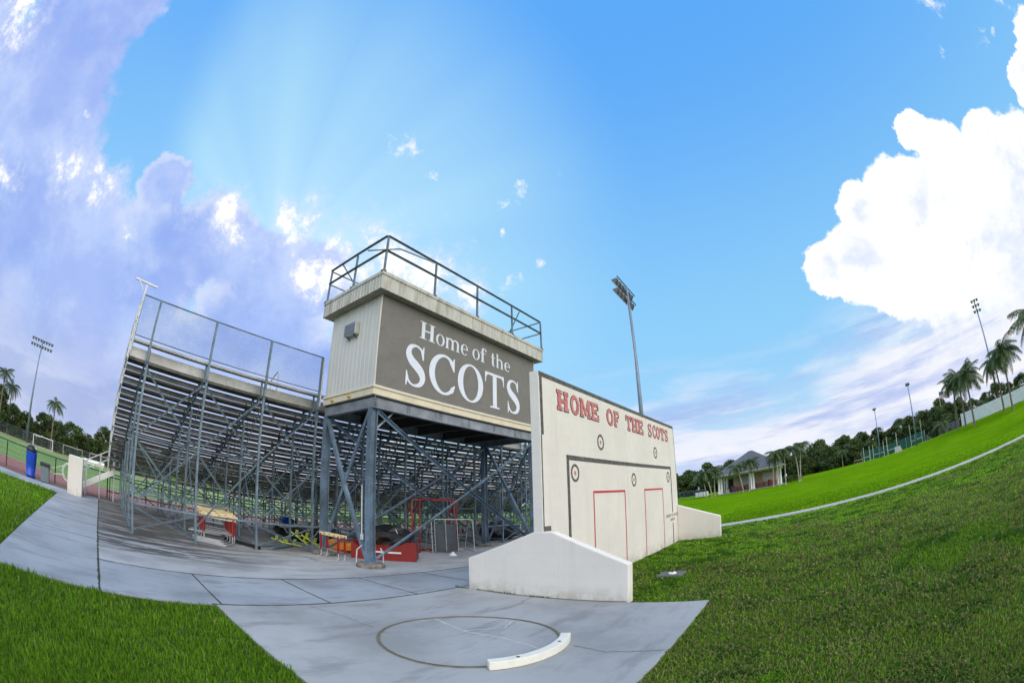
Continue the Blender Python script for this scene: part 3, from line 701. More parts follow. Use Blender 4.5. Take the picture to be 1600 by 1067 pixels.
# ------------------------------------------------------------------ practice wall
WX, WY0, WY1, WT, WH = -4.10, 6.53, 15.48, .19, 4.10
pw = thing('practice_wall', 'tall cream block wall painted HOME OF THE SCOTS with red doorways and round targets', 'wall', (WX, WY0, 0))
b = MB(); b.box(WX - WT, WY0 + .002, -.2, WX, WY1, WH); b.build('wall_panel', block, pw, bevel=.006)
def wing(y0, y1, flip=False):
    b = MB(); P = [(-5.80, -.2), (-2.56, -.2), (-2.56, .63), (-3.92, 1.195), (-4.29, 1.195), (-5.80, .63)]
    if flip: P = [(WX + .002, -.2), (-2.56, -.2), (-2.56, .71), (WX + .002, 1.27)]
    b.extr([(x, y0, z) for x, z in P], (0, y1 - y0, 0)); return b.build('wing_wall', block, pw, bevel=.02)
wing(WY0 - .004, WY0 + .19); wing(WY1 - .19, WY1 + .003, True)
def wrect(b, y0, z0, y1, z1, off): b.add([(WX + off, y0, z0), (WX + off, y1, z0), (WX + off, y1, z1), (WX + off, y0, z1)], [(0, 1, 2, 3)])
b = MB(); wrect(b, WY0 + .01, WH - .095, WY1 - .01, WH - .004, .003); wrect(b, WY0 + .03, 2.93, WY0 + .12, WH - .096, .003); wrect(b, WY0 + .02, 1.2, WY0 + .055, 2.929, .003); wrect(b, WY0 + .056, 1.2, WY0 + .27, 1.29, .003)
wrect(b, WY1 - .05, 1.25, WY1 - .012, WH - .096, .003); b.build('border_band', ink, pw)
b = MB(); wrect(b, 7.44, 2.53, 14.74, 2.625, .004); wrect(b, 7.44, 0, 7.54, 2.529, .004); wrect(b, 14.65, 1.06, 14.74, 2.529, .004); wrect(b, 14.65, 0, 14.74, .70, .004); b.build('painted_goal_frame', ink, pw)
for y0, y1 in ((8.55, 10.39), (11.85, 13.65)):
    b = MB(); wrect(b, y0, 1.865, y1, 1.915, .005); wrect(b, y0, 0, y0 + .045, 1.864, .005); wrect(b, y1 - .045, 0, y1, 1.864, .005); b.build('painted_doorway', redpaint, pw)
for y, z in ((9.06, 3.01), (13.11, 3.015), (7.77, 2.28), (11.06, 2.175), (14.35, 2.265)):
    b = MB(); n = 32; o = ell(y, z, .175, .18, 0, 360, n); i = ell(y, z, .125, .13, 0, 360, n)
    b.add([(WX + .006, p[0], p[1]) for p in o + i], [(j, j + 1, n + 2 + j, n + 1 + j) for j in range(n)])
    t = b.build('painted_target', ink, pw)
    b = MB(); b.add([(WX + .006, p[0], p[1]) for p in ell(y, z, .042, .045, 0, 360, 16)[:-1]], [tuple(range(16))]); b.build('target_centre', pinkred, t)
LT = [('H', 7.17, 7.62), ('O', 7.70, 8.09), ('M', 8.12, 8.63), ('E', 8.67, 9.06), ('O', 9.49, 9.91), ('F', 9.95, 10.28), ('T', 10.74, 11.14), ('H', 11.18, 11.64), ('E', 11.69, 12.12), ('S', 12.54, 12.93), ('C', 13.0, 13.34), ('O', 13.37, 13.76), ('T', 13.81, 14.27), ('S', 14.32, 14.71)]
for ch, a, c in LT:
    o = glyph('x', 'slab', ch, WX + .004, a, 3.48, c - a, .385, None, None, grow=.015).build('painted_letter', ink, pw)
    glyph('x', 'slab', ch, WX + .011, a, 3.48, c - a, .385, None, None).build('letter_fill', pinkred, o)
def small_text(txt, y, z, size, X, m, name, parent, rot=(R(90), 0, R(90))):
    cu = bpy.data.curves.new('t', 'FONT'); cu.body = txt; cu.size = size; cu.align_x = 'CENTER'
    o = bpy.data.objects.new('t', cu); COL.objects.link(o)
    me = bpy.data.meshes.new_from_object(o.evaluated_get(bpy.context.evaluated_depsgraph_get())) if False else None
    bpy.context.view_layer.update(); me = bpy.data.meshes.new_from_object(o.evaluated_get(bpy.context.evaluated_depsgraph_get()))
    bpy.data.objects.remove(o); me.materials.clear(); me.materials.append(m)
    q = bpy.data.objects.new(name, me); COL.objects.link(q); q.parent = parent; q.rotation_euler = rot
    r = parent
    while r.parent: r = r.parent
    q.location = Vector((X, y, z)) - Vector(r.location); return q
small_text('PROPERTY OF LACROSSE', 14.66, .92, .135, WX + .006, ink, 'painted_notice', pw)
small_text('KEEP OFF', 14.66, .77, .135, WX + .006, ink, 'painted_notice', pw)

# ------------------------------------------------------------------ press box on its steel platform
beam_lt = mat('pale galvanised beam', (.25, .27, .30), .6, .15, .22, 2.0, .2, 30, col2=(.17, .19, .22), cs=2.5)
BX0, BX1, BY0, BY1 = -11.54, -9.01, 6.53, 14.02
pb = thing('press_box', 'beige press box raised on grey steel columns with a railed roof', 'press box', ((BX0 + BX1) / 2, (BY0 + BY1) / 2, 0))
def ribbed(name, p0, p1, z0, z1, nrm, m, pitch=.15, depth=.014, parent=pb):
    """vertical ribbed cladding from p0 to p1 (xy)"""
    p0 = Vector(p0 + (0,)); p1 = Vector(p1 + (0,)); n = Vector(nrm + (0,)); ln = (p1 - p0).length; d = (p1 - p0) / ln
    prof = []; s = 0.0
    while s < ln - 1e-6:
        e = min(s + pitch, ln); prof += [(s, 0), (e - .045, 0), (e - .035, depth), (e - .010, depth), (e, 0)]; s = e
    pr = [prof[0]]
    for q in prof[1:]:
        if q[0] > pr[-1][0] + 1e-6: pr.append(q)
    P = [p0 + d * a + n * h for a, h in pr]; k = len(P)
    b = MB(); b.add([(p.x, p.y, z0) for p in P] + [(p.x, p.y, z1) for p in P], [(i, i + 1, k + i + 1, k + i) for i in range(k - 1)])
    return b.build(name, m, parent)
ZF0, ZF1, ZS, ZR0, ZR1 = 4.08, 4.42, 4.64, 7.25, 7.78
b = MB(); b.box(BX0 + .01, BY0 + .01, ZS, BX1 - .01, BY1 - .01, ZR0); b.build('cabin_core', siding, pb)
ribbed('side_cladding', (BX0, BY0), (BX1, BY0), ZS, ZR0 - .01, (0, -1), siding, .2, .006)
ribbed('side_cladding', (BX1, BY1), (BX0, BY1), ZS, ZR0 - .01, (0, 1), siding, .2, .006)
b = MB(); b.box(BX1 - .02, BY0 - .028, ZS, BX1 + .02, BY0 + .03, ZR0 - .01); b.build('corner_trim', mat('pale corner trim', (.58, .56, .50), .5, 0, .06, 3), pb)
b = MB(); b.box(BX1 - .02, BY1 - .03, ZS, BX1 + .02, BY1 + .028, ZR0 - .01); b.build('corner_trim', MATS['pale corner trim'], pb)
PO = .284
b = MB(); b.box(BX0 - PO + .02, BY0 - PO + .02, ZR0 + .005, BX1 + PO - .02, BY1 + PO - .02, ZR0 + .02); b.build('soffit', soffit, pb)
for a, c, nn in (((BX0 - PO, BY0 - PO), (BX1 + PO, BY0 - PO), (0, -1)), ((BX1 + PO, BY0 - PO), (BX1 + PO, BY1 + PO), (1, 0)), ((BX1 + PO, BY1 + PO), (BX0 - PO, BY1 + PO), (0, 1)), ((BX0 - PO, BY1 + PO), (BX0 - PO, BY0 - PO), (-1, 0))):
    ribbed('fascia', a, c, ZR0, ZR1 - .10, nn, fascia, .15, .012)
b = MB()
e = PO + .03
b.box(BX0 - e, BY0 - e, ZR1 - .10, BX1 + e, BY0 - e + .14, ZR1); b.box(BX0 - e, BY1 + e - .14, ZR1 - .10, BX1 + e, BY1 + e, ZR1)
b.box(BX0 - e, BY0 - e + .141, ZR1 - .10, BX0 - e + .14, BY1 + e - .141, ZR1); b.box(BX1 + e - .14, BY0 - e + .141, ZR1 - .10, BX1 + e, BY1 + e - .141, ZR1)
b.build('roof_coping', fascia, pb)
b = MB(); b.box(BX0 - e + .15, BY0 - e + .15, ZR1 - .14, BX1 + e - .15, BY1 + e - .15, ZR1 - .12); b.build('roof_deck', mat('roof felt', (.2, .19, .17), .9), pb)
b = MB(); b.box(-9.9, 10.2, ZR1 - .12, -9.0, 11.1, ZR1 + .12); b.build('roof_hatch', fascia, pb, bevel=.02)
# rail
rx0, rx1, ry0, ry1 = BX0 - PO + .03, BX1 + PO - .03, BY0 - PO + .03, BY1 + PO - .03
for z, nm in ((8.95, 'top_rail'), (8.46, 'middle_rail')):
    b = MB(); cs = [(rx0, ry0, z), (rx1, ry0, z), (rx1, ry1, z), (rx0, ry1, z)]
    for i in range(4): b.angle(cs[i], cs[(i + 1) % 4], .055, .008)
    b.build(nm, galv, pb)
posts = [(rx1, y) for y in (ry0, 8.27, 10.28, 12.28, ry1)] + [(rx0, y) for y in (ry0, 8.27, 10.28, 12.28, ry1)] + [((rx0 + rx1) / 2, ry0), ((rx0 + rx1) / 2, ry1)]
for x, y in posts:
    b = MB(); b.angle((x, y, ZR1 + .04), (x, y, 8.93), .055, .008, (1, 0, 0)); p = b.build('rail_post', galv, pb)
    b = MB(); b.box(x - .06, y - .06, ZR1 - .02, x + .06, y + .06, ZR1 + .04); b.build('post_base', concrete_foot, p)
for a, c in (((rx0 + .7, ry0, 8.93), (rx0 + .25, ry0 + 1.9, 7.8)), ((rx1, ry0 + .5, 8.75), (rx1 - 1.0, ry0 + .02, 8.9)), ((rx1, ry0 + .5, 8.75), (rx1, 8.2, 8.93)), ((rx1, 12.8, 8.9), (rx1 - .9, 13.0, 7.85))):
    b = MB(); b.bar(a, c, .03, .03); b.build('rail_brace', galv, pb)
# air conditioner on the side wall
b = MB(); b.box(-10.55, BY0 - .17, 6.30, -9.96, BY0 - .015, 6.68); ac = b.build('air_conditioner', mat('pale grey casing', (.42, .44, .42), .5, .1, .06, 4), pb, bevel=.015)
b = MB(); b.box(-10.52, BY0 - .180, 6.33, -9.99, BY0 - .171, 6.65); ac2 = b.build('condenser_grille', mat('blue grey grille', (.14, .19, .27), .6, .2, .2, 30), ac)
b = MB()
for k in range(12): b.box(-10.51, BY0 - .188, 6.345 + k * .025, -10.0, BY0 - .181, 6.352 + k * .025)
b.build('grille_bars', galv_pale, ac)
for x in (-10.40, -10.05):
    b = MB(); b.bar((x, BY0 - .02, 6.20), (x, BY0 - .15, 6.288), .025, .02); b.build('bracket', black, ac)
# floor edge and steel platform
b = MB()
b.box(BX0 - .03, BY0 - .045, ZF1, BX1 + .045, BY0, ZS - .04); b.box(BX1, BY0 + .001, ZF1, BX1 + .045, BY1 + .045, ZS - .04)
b.build('floor_edge_board', cream_trim, pb, bevel=.006)
b = MB(); b.box(BX0 - .03, BY0 - .075, ZS - .038, BX1 + .075, BY0 + .0, ZS + .03); b.box(BX1, BY0 + .001, ZS - .038, BX1 + .075, BY1 + .075, ZS + .03); b.build('drip_moulding', mat('cream moulding', (.63, .60, .48), .5, 0, .06, 3), pb, bevel=.006)
for x in (-11.05, -10.15):
    b = MB(); b.box(x, BY0 - .11, 4.47, x + .12, BY0 - .046, 4.55); b.build('fixing_block', mat('ochre timber block', (.55, .38, .16), .7), pb, bevel=.01)
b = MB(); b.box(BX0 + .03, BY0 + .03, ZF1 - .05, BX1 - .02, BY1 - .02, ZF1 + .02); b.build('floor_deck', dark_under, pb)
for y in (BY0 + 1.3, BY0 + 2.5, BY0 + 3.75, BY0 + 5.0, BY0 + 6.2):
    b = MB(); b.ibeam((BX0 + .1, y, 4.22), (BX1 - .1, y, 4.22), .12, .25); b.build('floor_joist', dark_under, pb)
for p, q in (((BX0 - .02, BY0 + .05, 4.25), (BX1 + .02, BY0 + .05, 4.25)), ((BX0 - .02, BY1 - .05, 4.25), (BX1 + .02, BY1 - .05, 4.25)), ((BX1 - .05, BY0 + .12, 4.25), (BX1 - .05, BY1 - .12, 4.25)), ((BX0 + .05, BY0 + .12, 4.25), (BX0 + .05, BY1 - .12, 4.25))):
    b = MB(); b.ibeam(p, q, .14, .335, .014); bm = b.build('platform_beam', beam_lt, pb)
    if p[0] == q[0] and p[0] > -10:
        bb = MB()
        for y in (BY0 + 1.25, BY0 + 2.5, BY0 + 3.75, BY0 + 5.0, BY0 + 6.2):
            for dy in (-.035, .035):
                for dz in (-.09, -.03, .03, .09): bb.tube((p[0] + .005, y + dy, 4.25 + dz), (p[0] + .022, y + dy, 4.25 + dz), .012, 6)
        for dy in (.02, .08):
            for dz in (-.11, -.04, .04, .11): bb.tube((p[0] + .06, BY0 + dy, 4.25 + dz), (p[0] + .078, BY0 + dy, 4.25 + dz), .012, 6)
        bb.build('bolts', black, bm)
CX = {0: (-9.12, 6.62), 1: (-11.43, 6.62), 2: (-11.43, 13.9), 3: (-9.12, 13.9)}
for k, (x, y) in CX.items():
    b = MB(); b.ibeam((x, y, .14), (x, y, 4.082), .19, .2, .014, (0, 1, 0)); c = b.build('column', galv_beam, pb)
    b = MB(); b.box(x - .15, y - .15, .115, x + .15, y + .15, .14); b.build('base_plate', galv_beam, c)
    b = MB(); b.lathe((x, y, 0), [(.37, -.05), (.37, .07), (.34, .115)], 20); b.build('footing', concrete_foot, c, bevel=.01)
def xb(p, q, w=.085):
    b = MB(); b.angle(p, q, w, .01); b.build('diagonal_brace', galv_beam, pb)
A_, B_, C_, D_ = CX[0], CX[1], CX[2], CX[3]
zl, zh = .22, 4.0
xb((A_[0] + .08, A_[1] + .1, zh), (D_[0] + .08, D_[1] - .1, zl)); xb((A_[0] + .10, A_[1] + .1, zl), (D_[0] + .10, D_[1] - .1, zh))
xb((B_[0] + .06, B_[1] + .1, zh), (C_[0] + .06, C_[1] - .1, zl)); xb((B_[0] + .08, B_[1] + .1, zl), (C_[0] + .08, C_[1] - .1, zh))
xb((A_[0] - .1, A_[1] - .06, zh), (B_[0] + .1, B_[1] - .06, zl), .1); xb((A_[0] - .1, A_[1] - .08, zl), (B_[0] + .1, B_[1] - .08, zh), .1)
xb((D_[0] - .1, D_[1] + .06, zh), (C_[0] + .1, C_[1] + .06, zl), .1); xb((D_[0] - .1, D_[1] + .08, zl), (C_[0] + .1, C_[1] + .08, zh), .1)
for p, q in (((A_[0] - .05, A_[1] + .1, 3.75), (A_[0] - .9, A_[1] + .6, 4.1)), ((A_[0], A_[1] + .15, 3.6), (A_[0] - .1, A_[1] + .75, 4.1))):
    b = MB(); b.bar(p, q, .04, .04); b.build('knee_brace', galv_pale, pb)
x, y = A_
b = MB(); b.path([(x - .16, y - .14, 2.1), (x - .16, y - .14, .72)], .016); b.path([(x - .16, y - .14, .55), (x - .30, y - .20, .42), (x - .32, y - .22, .02)], .016); b.box(x - .19, y - .17, .70, x - .13, y - .11, .85); b.build('conduit', mat('pale conduit', (.5, .52, .54), .5), pb)
b = MB(); b.path([(x + .1, y + .25, .5), (x + .14, y + .3, .36), (x + .14, y + .3, .0)], .016); b.build('conduit', MATS['pale conduit'], pb)

# banner hung on the long side
bn = thing('banner', 'large grey banner with white serif lettering Home of the SCOTS', 'banner', (BX1, BY0, 0))
nb_y, nb_z = 90, 34
Yg = np.linspace(BY0 - .02 + .03, BY1 - .03, nb_y); Zg = np.linspace(ZS + .035, ZR0 - .02, nb_z)
YY, ZZ = np.meshgrid(Yg, Zg)
def crease(y, z):
    d = 0
    for cy, cz in ((Yg[0], Zg[0]), (Yg[0], Zg[-1]), (Yg[-1], Zg[0]), (Yg[-1], Zg[-1])):
        r = np.hypot(y - cy, z - cz) + .05; a = np.arctan2(np.abs(z - cz), np.abs(y - cy)); d = d + .010 * np.sin(a * 22) * np.exp(-r / .35)
    return d
XX = BX1 + .030 + crease(YY, ZZ)
v = np.stack([XX.ravel() - BX1, YY.ravel() - BY0, ZZ.ravel()], 1)
ii = np.arange(nb_z - 1)[:, None] * nb_y; jj = np.arange(nb_y - 1)[None, :]
f = np.stack([(ii + jj).ravel(), (ii + jj + 1).ravel(), (ii + nb_y + jj + 1).ravel(), (ii + nb_y + jj).ravel()], 1)
o = npmesh('banner_sheet', v, [f], banner_m, parent=bn)
o.data.polygons.foreach_set('use_smooth', [True] * len(f))
BT = [('H', 7.99, 8.62, 6.41, .53), ('o', 8.66, 9.03, 6.41, .53), ('m', 9.07, 9.74, 6.41, .53), ('e', 9.77, 10.10, 6.41, .53), ('o', 10.34, 10.71, 6.41, .53), ('f', 10.74, 11.07, 6.41, .50), ('t', 11.31, 11.57, 6.41, .50), ('h', 11.60, 12.03, 6.41, .50), ('e', 12.07, 12.40, 6.41, .50),
      ('S', 7.48, 8.31, 4.93, 1.2), ('C', 8.43, 9.55, 4.945, 1.2), ('O', 9.66, 10.89, 4.945, 1.2), ('T', 10.99, 12.03, 4.94, 1.2), ('S', 12.17, 12.99, 4.94, 1.2)]
for ch, a, c, z, cap in BT: glyph('x', 'serif', ch, BX1 + .0365, a, z, c - a, cap, None, None).build('printed_letter', lettering, bn)

# ------------------------------------------------------------------ bleacher
BS = 1.8216; FY = [.90 + BS * k for k in range(15)]; YL, YR = .36, FY[-1] + .5
RX0, RUN, RISE, NROW = -11.86, .61, .245, 12
bl = thing('bleachers', 'long galvanised steel bleachers with aluminium planks seen from behind', 'bleachers', (-15.5, 13.5, 0))
def seatz(i): return 4.72 - RISE * i + .09
for i in range(NROW):
    xb0 = RX0 - RUN * i; zs = seatz(i); zf = zs - .43
    b = MB(); b.box(xb0 - .25, YL, zs - .045, xb0, YR, zs)
    for k in range(5): b.box(xb0 - .24 + k * .055, YL + .01, zs - .062, xb0 - .228 + k * .055, YR - .01, zs - .0455)
    b.build('seat_plank', alu, bl)
    b = MB()
    for a, c in ((-.53, -.29), (-.80, -.56)):
        b.box(xb0 + a, YL, zf - .045, xb0 + c, YR, zf)
        for k in range(5): b.box(xb0 + a + .01 + k * .052, YL + .01, zf - .062, xb0 + a + .022 + k * .052, YR - .01, zf - .0455)
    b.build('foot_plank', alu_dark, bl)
    b = MB(); n = 8 if not i else 4; h = .145 if i else .262
    prof = []
    for k in range(n):
        z0 = zf + .012 + h * k / n; z1 = zf + .012 + h * (k + 1) / n; prof += [(0, z0), (0, z1 - .008), (-.006, z1 - .007), (-.006, z1 - .001)]
    P = [(xb0 - .275 + dx, z) for dx, z in prof]; kk = len(P)
    b.add([(x, YL, z) for x, z in P] + [(x, YR, z) for x, z in P], [(j, j + 1, kk + j + 1, kk + j) for j in range(kk - 1)])
    b.add([(P[0][0] - .02, YL, P[0][1]), (P[0][0] - .02, YR, P[0][1]), (P[-1][0] - .014, YR, P[-1][1]), (P[-1][0] - .014, YL, P[-1][1])], [(0, 1, 2, 3)])
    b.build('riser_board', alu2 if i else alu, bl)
xf_end = RX0 - RUN * (NROW - 1) - .8; zwalk = seatz(NROW - 1) - .43 - RISE
b = MB()
for k in range(5): b.box(xf_end - .25 * (k + 1) + .01, YL, zwalk - .05, xf_end - .25 * k, YR, zwalk)
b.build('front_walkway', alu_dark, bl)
UX = [-11.76, -13.3, -14.85, -16.4, -17.95, -19.4]
def under(x):   # underside height of the seating at x
    i = (RX0 - x) / RUN; return max(seatz(0) - .43 - RISE * i + .02, zwalk) - .10
for k, y in enumerate(FY):
    b = MB()      # raked stringer with seat stubs and bearers
    for i in range(NROW):
        xb0 = RX0 - RUN * i; zs = seatz(i); zf = zs - .43
        b.bar((xb0 - .13, y, zf - .11), (xb0 - .13, y, zs - .063), .04, .05)
        b.bar((xb0 - .80, y, zf - .085), (xb0 - .02, y, zf - .085), .05, .045)
        b.bar((xb0 - .80, y + .001, zf - .10), (xb0 - .80, y + .001, zf - .10 - RISE + .04), .045, .045)
    b.bar((RX0, y - .03, seatz(0) - .53), (xf_end, y - .03, zwalk - .08), .03, .07)
    b.bar((xf_end, y, zwalk - .085), (xf_end - 1.25, y, zwalk - .085), .05, .06)
    b.build('stringer', galv, bl)
    for x in UX:
        b = MB(); top = 4.60 if x == UX[0] else under(x) - .04
        b.angle((x, y, .012), (x, y, top), .062, .008, (1, 0, 0)); b.box(x - .06, y - .06, .0, x + .06, y + .06, .011)
        if len([o for o in bl.children if o.name.startswith('upright')]) < 96: b.build('upright', galv, bl)
    b = MB(); b.bar((UX[0], y - .04, .18), (UX[-1], y - .04, .18), .035, .05); b.bar((UX[0], y - .04, 1.35), (UX[4], y - .04, 1.35), .03, .045)
    b.bar((UX[0], y - .04, 2.62), (UX[2], y - .04, 2.62), .03, .045); b.build('tie_bar', galv, bl)
    b = MB(); b.bar((UX[0], y + .045, .25), (UX[1] + .1, y + .045, 2.55), .012, .05); b.bar((UX[0], y + .05, 2.6), (UX[2], y + .05, .35), .012, .05)
    b.bar((UX[0], y + .045, 4.2), (UX[1], y + .045, 2.6), .012, .045); b.bar((UX[2], y + .045, .3), (UX[4], y + .045, 1.5), .012, .045); b.build('frame_diagonal', galv, bl)
galv_dark = mat('dark grey steel', (.06, .075, .085), .6, .2, .3, 3)  # deeper grey than the other stand steel, for the front row
def cross(x, k, z0, z1, both=True, m=galv):
    b = MB(); y0, y1 = FY[k] + .04, FY[k + 1] - .04
    b.angle((x + .035, y0, z0), (x + .035, y1, z1), .045, .006); b.angle((x - .045, y0, z1), (x - .045, y1, z0), .045, .006); b.build('cross_brace', m, bl)
for k in range(14):
    cross(UX[0], k, 2.45, 4.15)
    cross(UX[0], k, .45 if k % 2 else .75, 2.35)
for j, x in enumerate(UX[1:5]):
    for k in range(j % 2, 14, 2): cross(x, k, .4, min(under(x) - .2, 2.6))
for k in range(0, 14, 2): cross(UX[0], k, .12, .70)
for x in UX[:4]:
    b = MB(); b.bar((x, FY[0], .95 if x != UX[0] else .78), (x, FY[-1], .95 if x != UX[0] else .78), .045, .05); b.build('long_tie', galv, bl)
for x, z in ((UX[1], 2.55), (UX[2], 2.2)):
    b = MB(); b.tube((x, FY[0], z), (x, FY[-1], z), .022, 6); b.build('long_tie', galv, bl)
for j in range(44):
    y = YL + .1 + j * .6
    b = MB(); b.bar((xf_end - .9, y, .0), (xf_end - .9, y, zwalk - .06), .045, .045, (0, 1, 0)); b.build('front_support', galv_dark, bl)
for z in (.35, .95):
    b = MB(); b.bar((xf_end - .86, YL, z), (xf_end - .86, YR, z), .03, .05); b.build('front_rail', galv_dark, bl)
for k in range(14): cross(UX[5], k, .15, zwalk - .2, m=galv_dark)
# chain link
def chain(b, p, q, z0a, z0b, hgt, sp, w):
    """diamond mesh between two posts; bottom heights z0a, z0b"""
    p = Vector(p + (0,)); q = Vector(q + (0,)); ln = (q - p).length; d = (q - p) / ln; nn = d.cross(Vector((0, 0, 1)))
    k = int((ln + hgt) / sp)
    for s_ in (1, -1):
        for i in range(k + 1):
            s0 = i * sp - (hgt if s_ > 0 else 0); a0, h0, a1, h1 = s0, 0.0, s0 + s_ * hgt, hgt
            if s_ < 0: a0, a1 = s0, s0 - hgt
            def cut(a0, h0, a1, h1):
                t0, t1 = 0.0, 1.0; da = a1 - a0
                for lim, sg in ((0, 1), (ln, -1)):
                    va, vb = (a0 - lim) * sg, (a1 - lim) * sg
                    if va < 0 and vb < 0: return None
                    if va < 0: t0 = max(t0, -va / (vb - va))
                    if vb < 0: t1 = min(t1, va / (va - vb))
                if t1 - t0 < .02: return None
                f = lambda t: (a0 + da * t, h0 + (h1 - h0) * t)
                return f(t0), f(t1)
            c = cut(a0, h0, a1, h1)
            if not c: continue
            P = []
            for a, h in c: P.append(p + d * a + Vector((0, 0, z0a + (z0b - z0a) * a / ln + h)) + nn * (.004 * s_))
            dd = (P[1] - P[0]).normalized(); sd_ = dd.cross(nn) * w
            b.add([P[0] - sd_, P[1] - sd_, P[1] + sd_, P[0] + sd_], [(0, 1, 2, 3)])
            b.add([P[0] - nn * w, P[1] - nn * w, P[1] + nn * w, P[0] + nn * w], [(0, 1, 2, 3)])
FX = -11.66; FB, FT = 4.84, 5.92
fence_posts = [y - .0 for y in FY[:4]] + FY[8:]
for y in fence_posts:
    b = MB(); b.box(FX - .03, y - .03, 4.28, FX + .03, y + .03, FT); b.box(FX - .09, y - .02, 4.62, FX - .03, y + .02, 4.66); b.build('back_fence_post', galv, bl)
for ya, yb in ((YL, 6.42), (14.25, YR)):
    b = MB(); b.tube((FX, ya, FT), (FX, yb, FT), .021); b.tube((FX, ya, FB), (FX, yb, FB), .015); b.build('back_fence_rail', galv, bl)
    b = MB(); chain(b, (FX + .03, ya), (FX + .03, yb), FB, FB, FT - FB, .068, .0022); b.build('back_fence_mesh', galv, bl)
    for y in (ya, yb):
        b = MB(); b.tube((FX, y, 4.4), (FX, y, FT + .03), .028)
        for z in (4.9, 5.1, 5.3, 5.5, 5.7): b.tube((FX, y, z), (FX, y, z + .03), .036)
        b.build('back_fence_post', galv_pale, bl)
# tee bar on the corner
b = MB(); b.bar((FX - .05, YL - .02, 5.3), (FX - .05, YL - .02, 6.20), .06, .05, (0, 1, 0)); b.bar((FX - .05, -.05, 6.27), (FX - .05, .66, 6.24), .05, .05); b.bar((FX - .02, YL - .1, 6.0), (FX - .02, YL - .28, 6.24), .03, .03); b.build('corner_bracket', galv_pale, bl)
# end guard rails running down the rake
for yy in (YL - .05, YR + .05):
    b = MB()
    pts = [(RX0 - .1, yy, FT - .15), (xf_end, yy, zwalk + 1.25), (xf_end - 1.25, yy, zwalk + 1.15)]
    b.path(pts, .021); b.path([(p[0], p[1], p[2] - .5) for p in pts], .018); b.path([(p[0], p[1], p[2] - 1.0) for p in pts], .018)
    b.build('end_guard_rail', galv_pale, bl)
    for i in range(0, 14, 2):
        x = RX0 - .15 - RUN * i; zt = pts[0][2] + (pts[1][2] - pts[0][2]) * min(1, max(0, (x - pts[0][0]) / (pts[1][0] - pts[0][0])))
        b = MB(); b.bar((x, yy, zt - 1.45), (x, yy, zt), .05, .05, (0, 1, 0)); b.build('end_guard_post', galv_pale, bl)
    b = MB(); chain(b, (RX0 - .1, yy + .03), (xf_end, yy + .03), FT - 1.15, zwalk + .25, 1.0, .09, .0022); b.build('end_guard_mesh', galv_pale, bl)
    b = MB()
    for i in range(NROW):
        xb0 = RX0 - RUN * i; b.box(xb0 - .8, yy + (.02 if yy < 5 else -.035), seatz(i) - .56, xb0 - .19, yy + (.035 if yy < 5 else -.02), seatz(i) - .36)
    b.build('end_trim', alu, bl)
b = MB(); xx = xf_end - 1.22
for z in (zwalk + 1.05, zwalk + .55): b.tube((xx, YL, z), (xx, YR, z), .021)
b.build('front_guard_rail', galv, bl)
for y in FY[::2]:
    b = MB(); b.bar((xx, y, zwalk - .1), (xx, y, zwalk + 1.05), .05, .05, (0, 1, 0)); b.build('front_guard_post', galv, bl)
for y in (5.2, 11.5, 17.5):      # aisle handrail hoops
    for i in (0, 3, 6, 9):
        x = RX0 - RUN * i - .5; z = seatz(i) - .43
        b = MB(); b.path([(x, y, z), (x, y, z + .85), (x - .06, y, z + .93), (x - .5, y, z + .75), (x - .56, y, z + .65), (x - .56, y, z - .2)], .02); b.build('aisle_rail', galv_pale, bl)

# access ramp at the end of the front walkway
rp = thing('access_ramp', 'white aluminium access ramp sloping down beside the cream pier', 'ramp', (-20.2, -.5, 0))
y0, z0, y1, z1 = .62, 1.22, -1.45, .03
b = MB(); b.bar((-20.05, y0, z0), (-20.05, y1, z1), .85, .04); b.build('deck', alu, rp)
for x in (-20.52, -19.58):
    b = MB(); b.bar((x, y0, z0 - .02), (x, y1, z1 - .02), .04, .2); b.build('side_channel', white, rp)
    b = MB(); b.path([(x, y0, z0 + .95), (x, y1, z1 + .95)], .022); b.path([(x, y0, z0 + .6), (x, y1, z1 + .6)], .018); b.build('handrail', galv_pale, rp)
    for t in (0, .33, .66, 1):
        y, z = y0 + (y1 - y0) * t, z0 + (z1 - z0) * t
        b = MB(); b.bar((x, y, 0), (x, y, z + .95), .045, .045, (0, 1, 0)); b.build('post', galv_pale, rp)

# cream pier, bins
b = MB(); b.box(-19.35, -1.50, -.1, -18.05, -.84, 1.42); pr_ = b.build('block_pier', block, bevel=.01); tag(pr_, 'squat cream block pier at the corner of the walkway', 'pier')
def lathe_sq(b, c, prof):
    for (r0, z0), (r1, z1) in zip(prof, prof[1:]):
        pass
bb = thing('rubbish_bin', 'tall blue plastic bin with a black bag bulging from the top', 'bin', (-19.75, -3.55, 0))
b = MB(); b.lathe((-19.75, -3.55, 0), [(.24, .0), (.25, .12), (.24, .13), (.27, .55), (.275, .56), (.29, .98), (.30, 1.0)], 20); b.build('bin_body', blue_p, bb, True)
b = MB(); b.lathe((-19.75, -3.55, 0), [(.27, 1.001), (.29, 1.06), (.27, 1.14), (.20, 1.22), (.08, 1.26)], 14); b.build('bin_bag', blackbag, bb, True)
gb = thing('rubbish_bin', 'grey slim bin with a black liner folded over its rim', 'bin', (-19.75, -2.8, 0))
b = MB(); b.extr([(-19.95, -2.98, .0), (-19.55, -2.98, .0), (-19.5, -3.02, .72), (-20.0, -3.02, .72)], (0, .42, 0)); b.build('bin_body', grey_p, gb, bevel=.02)
b = MB(); b.extr([(-20.02, -3.04, .5), (-19.48, -3.04, .62), (-19.48, -3.04, .76), (-20.02, -3.04, .76)], (0, .47, 0)); b.build('bin_liner', blackbag, gb, bevel=.02)

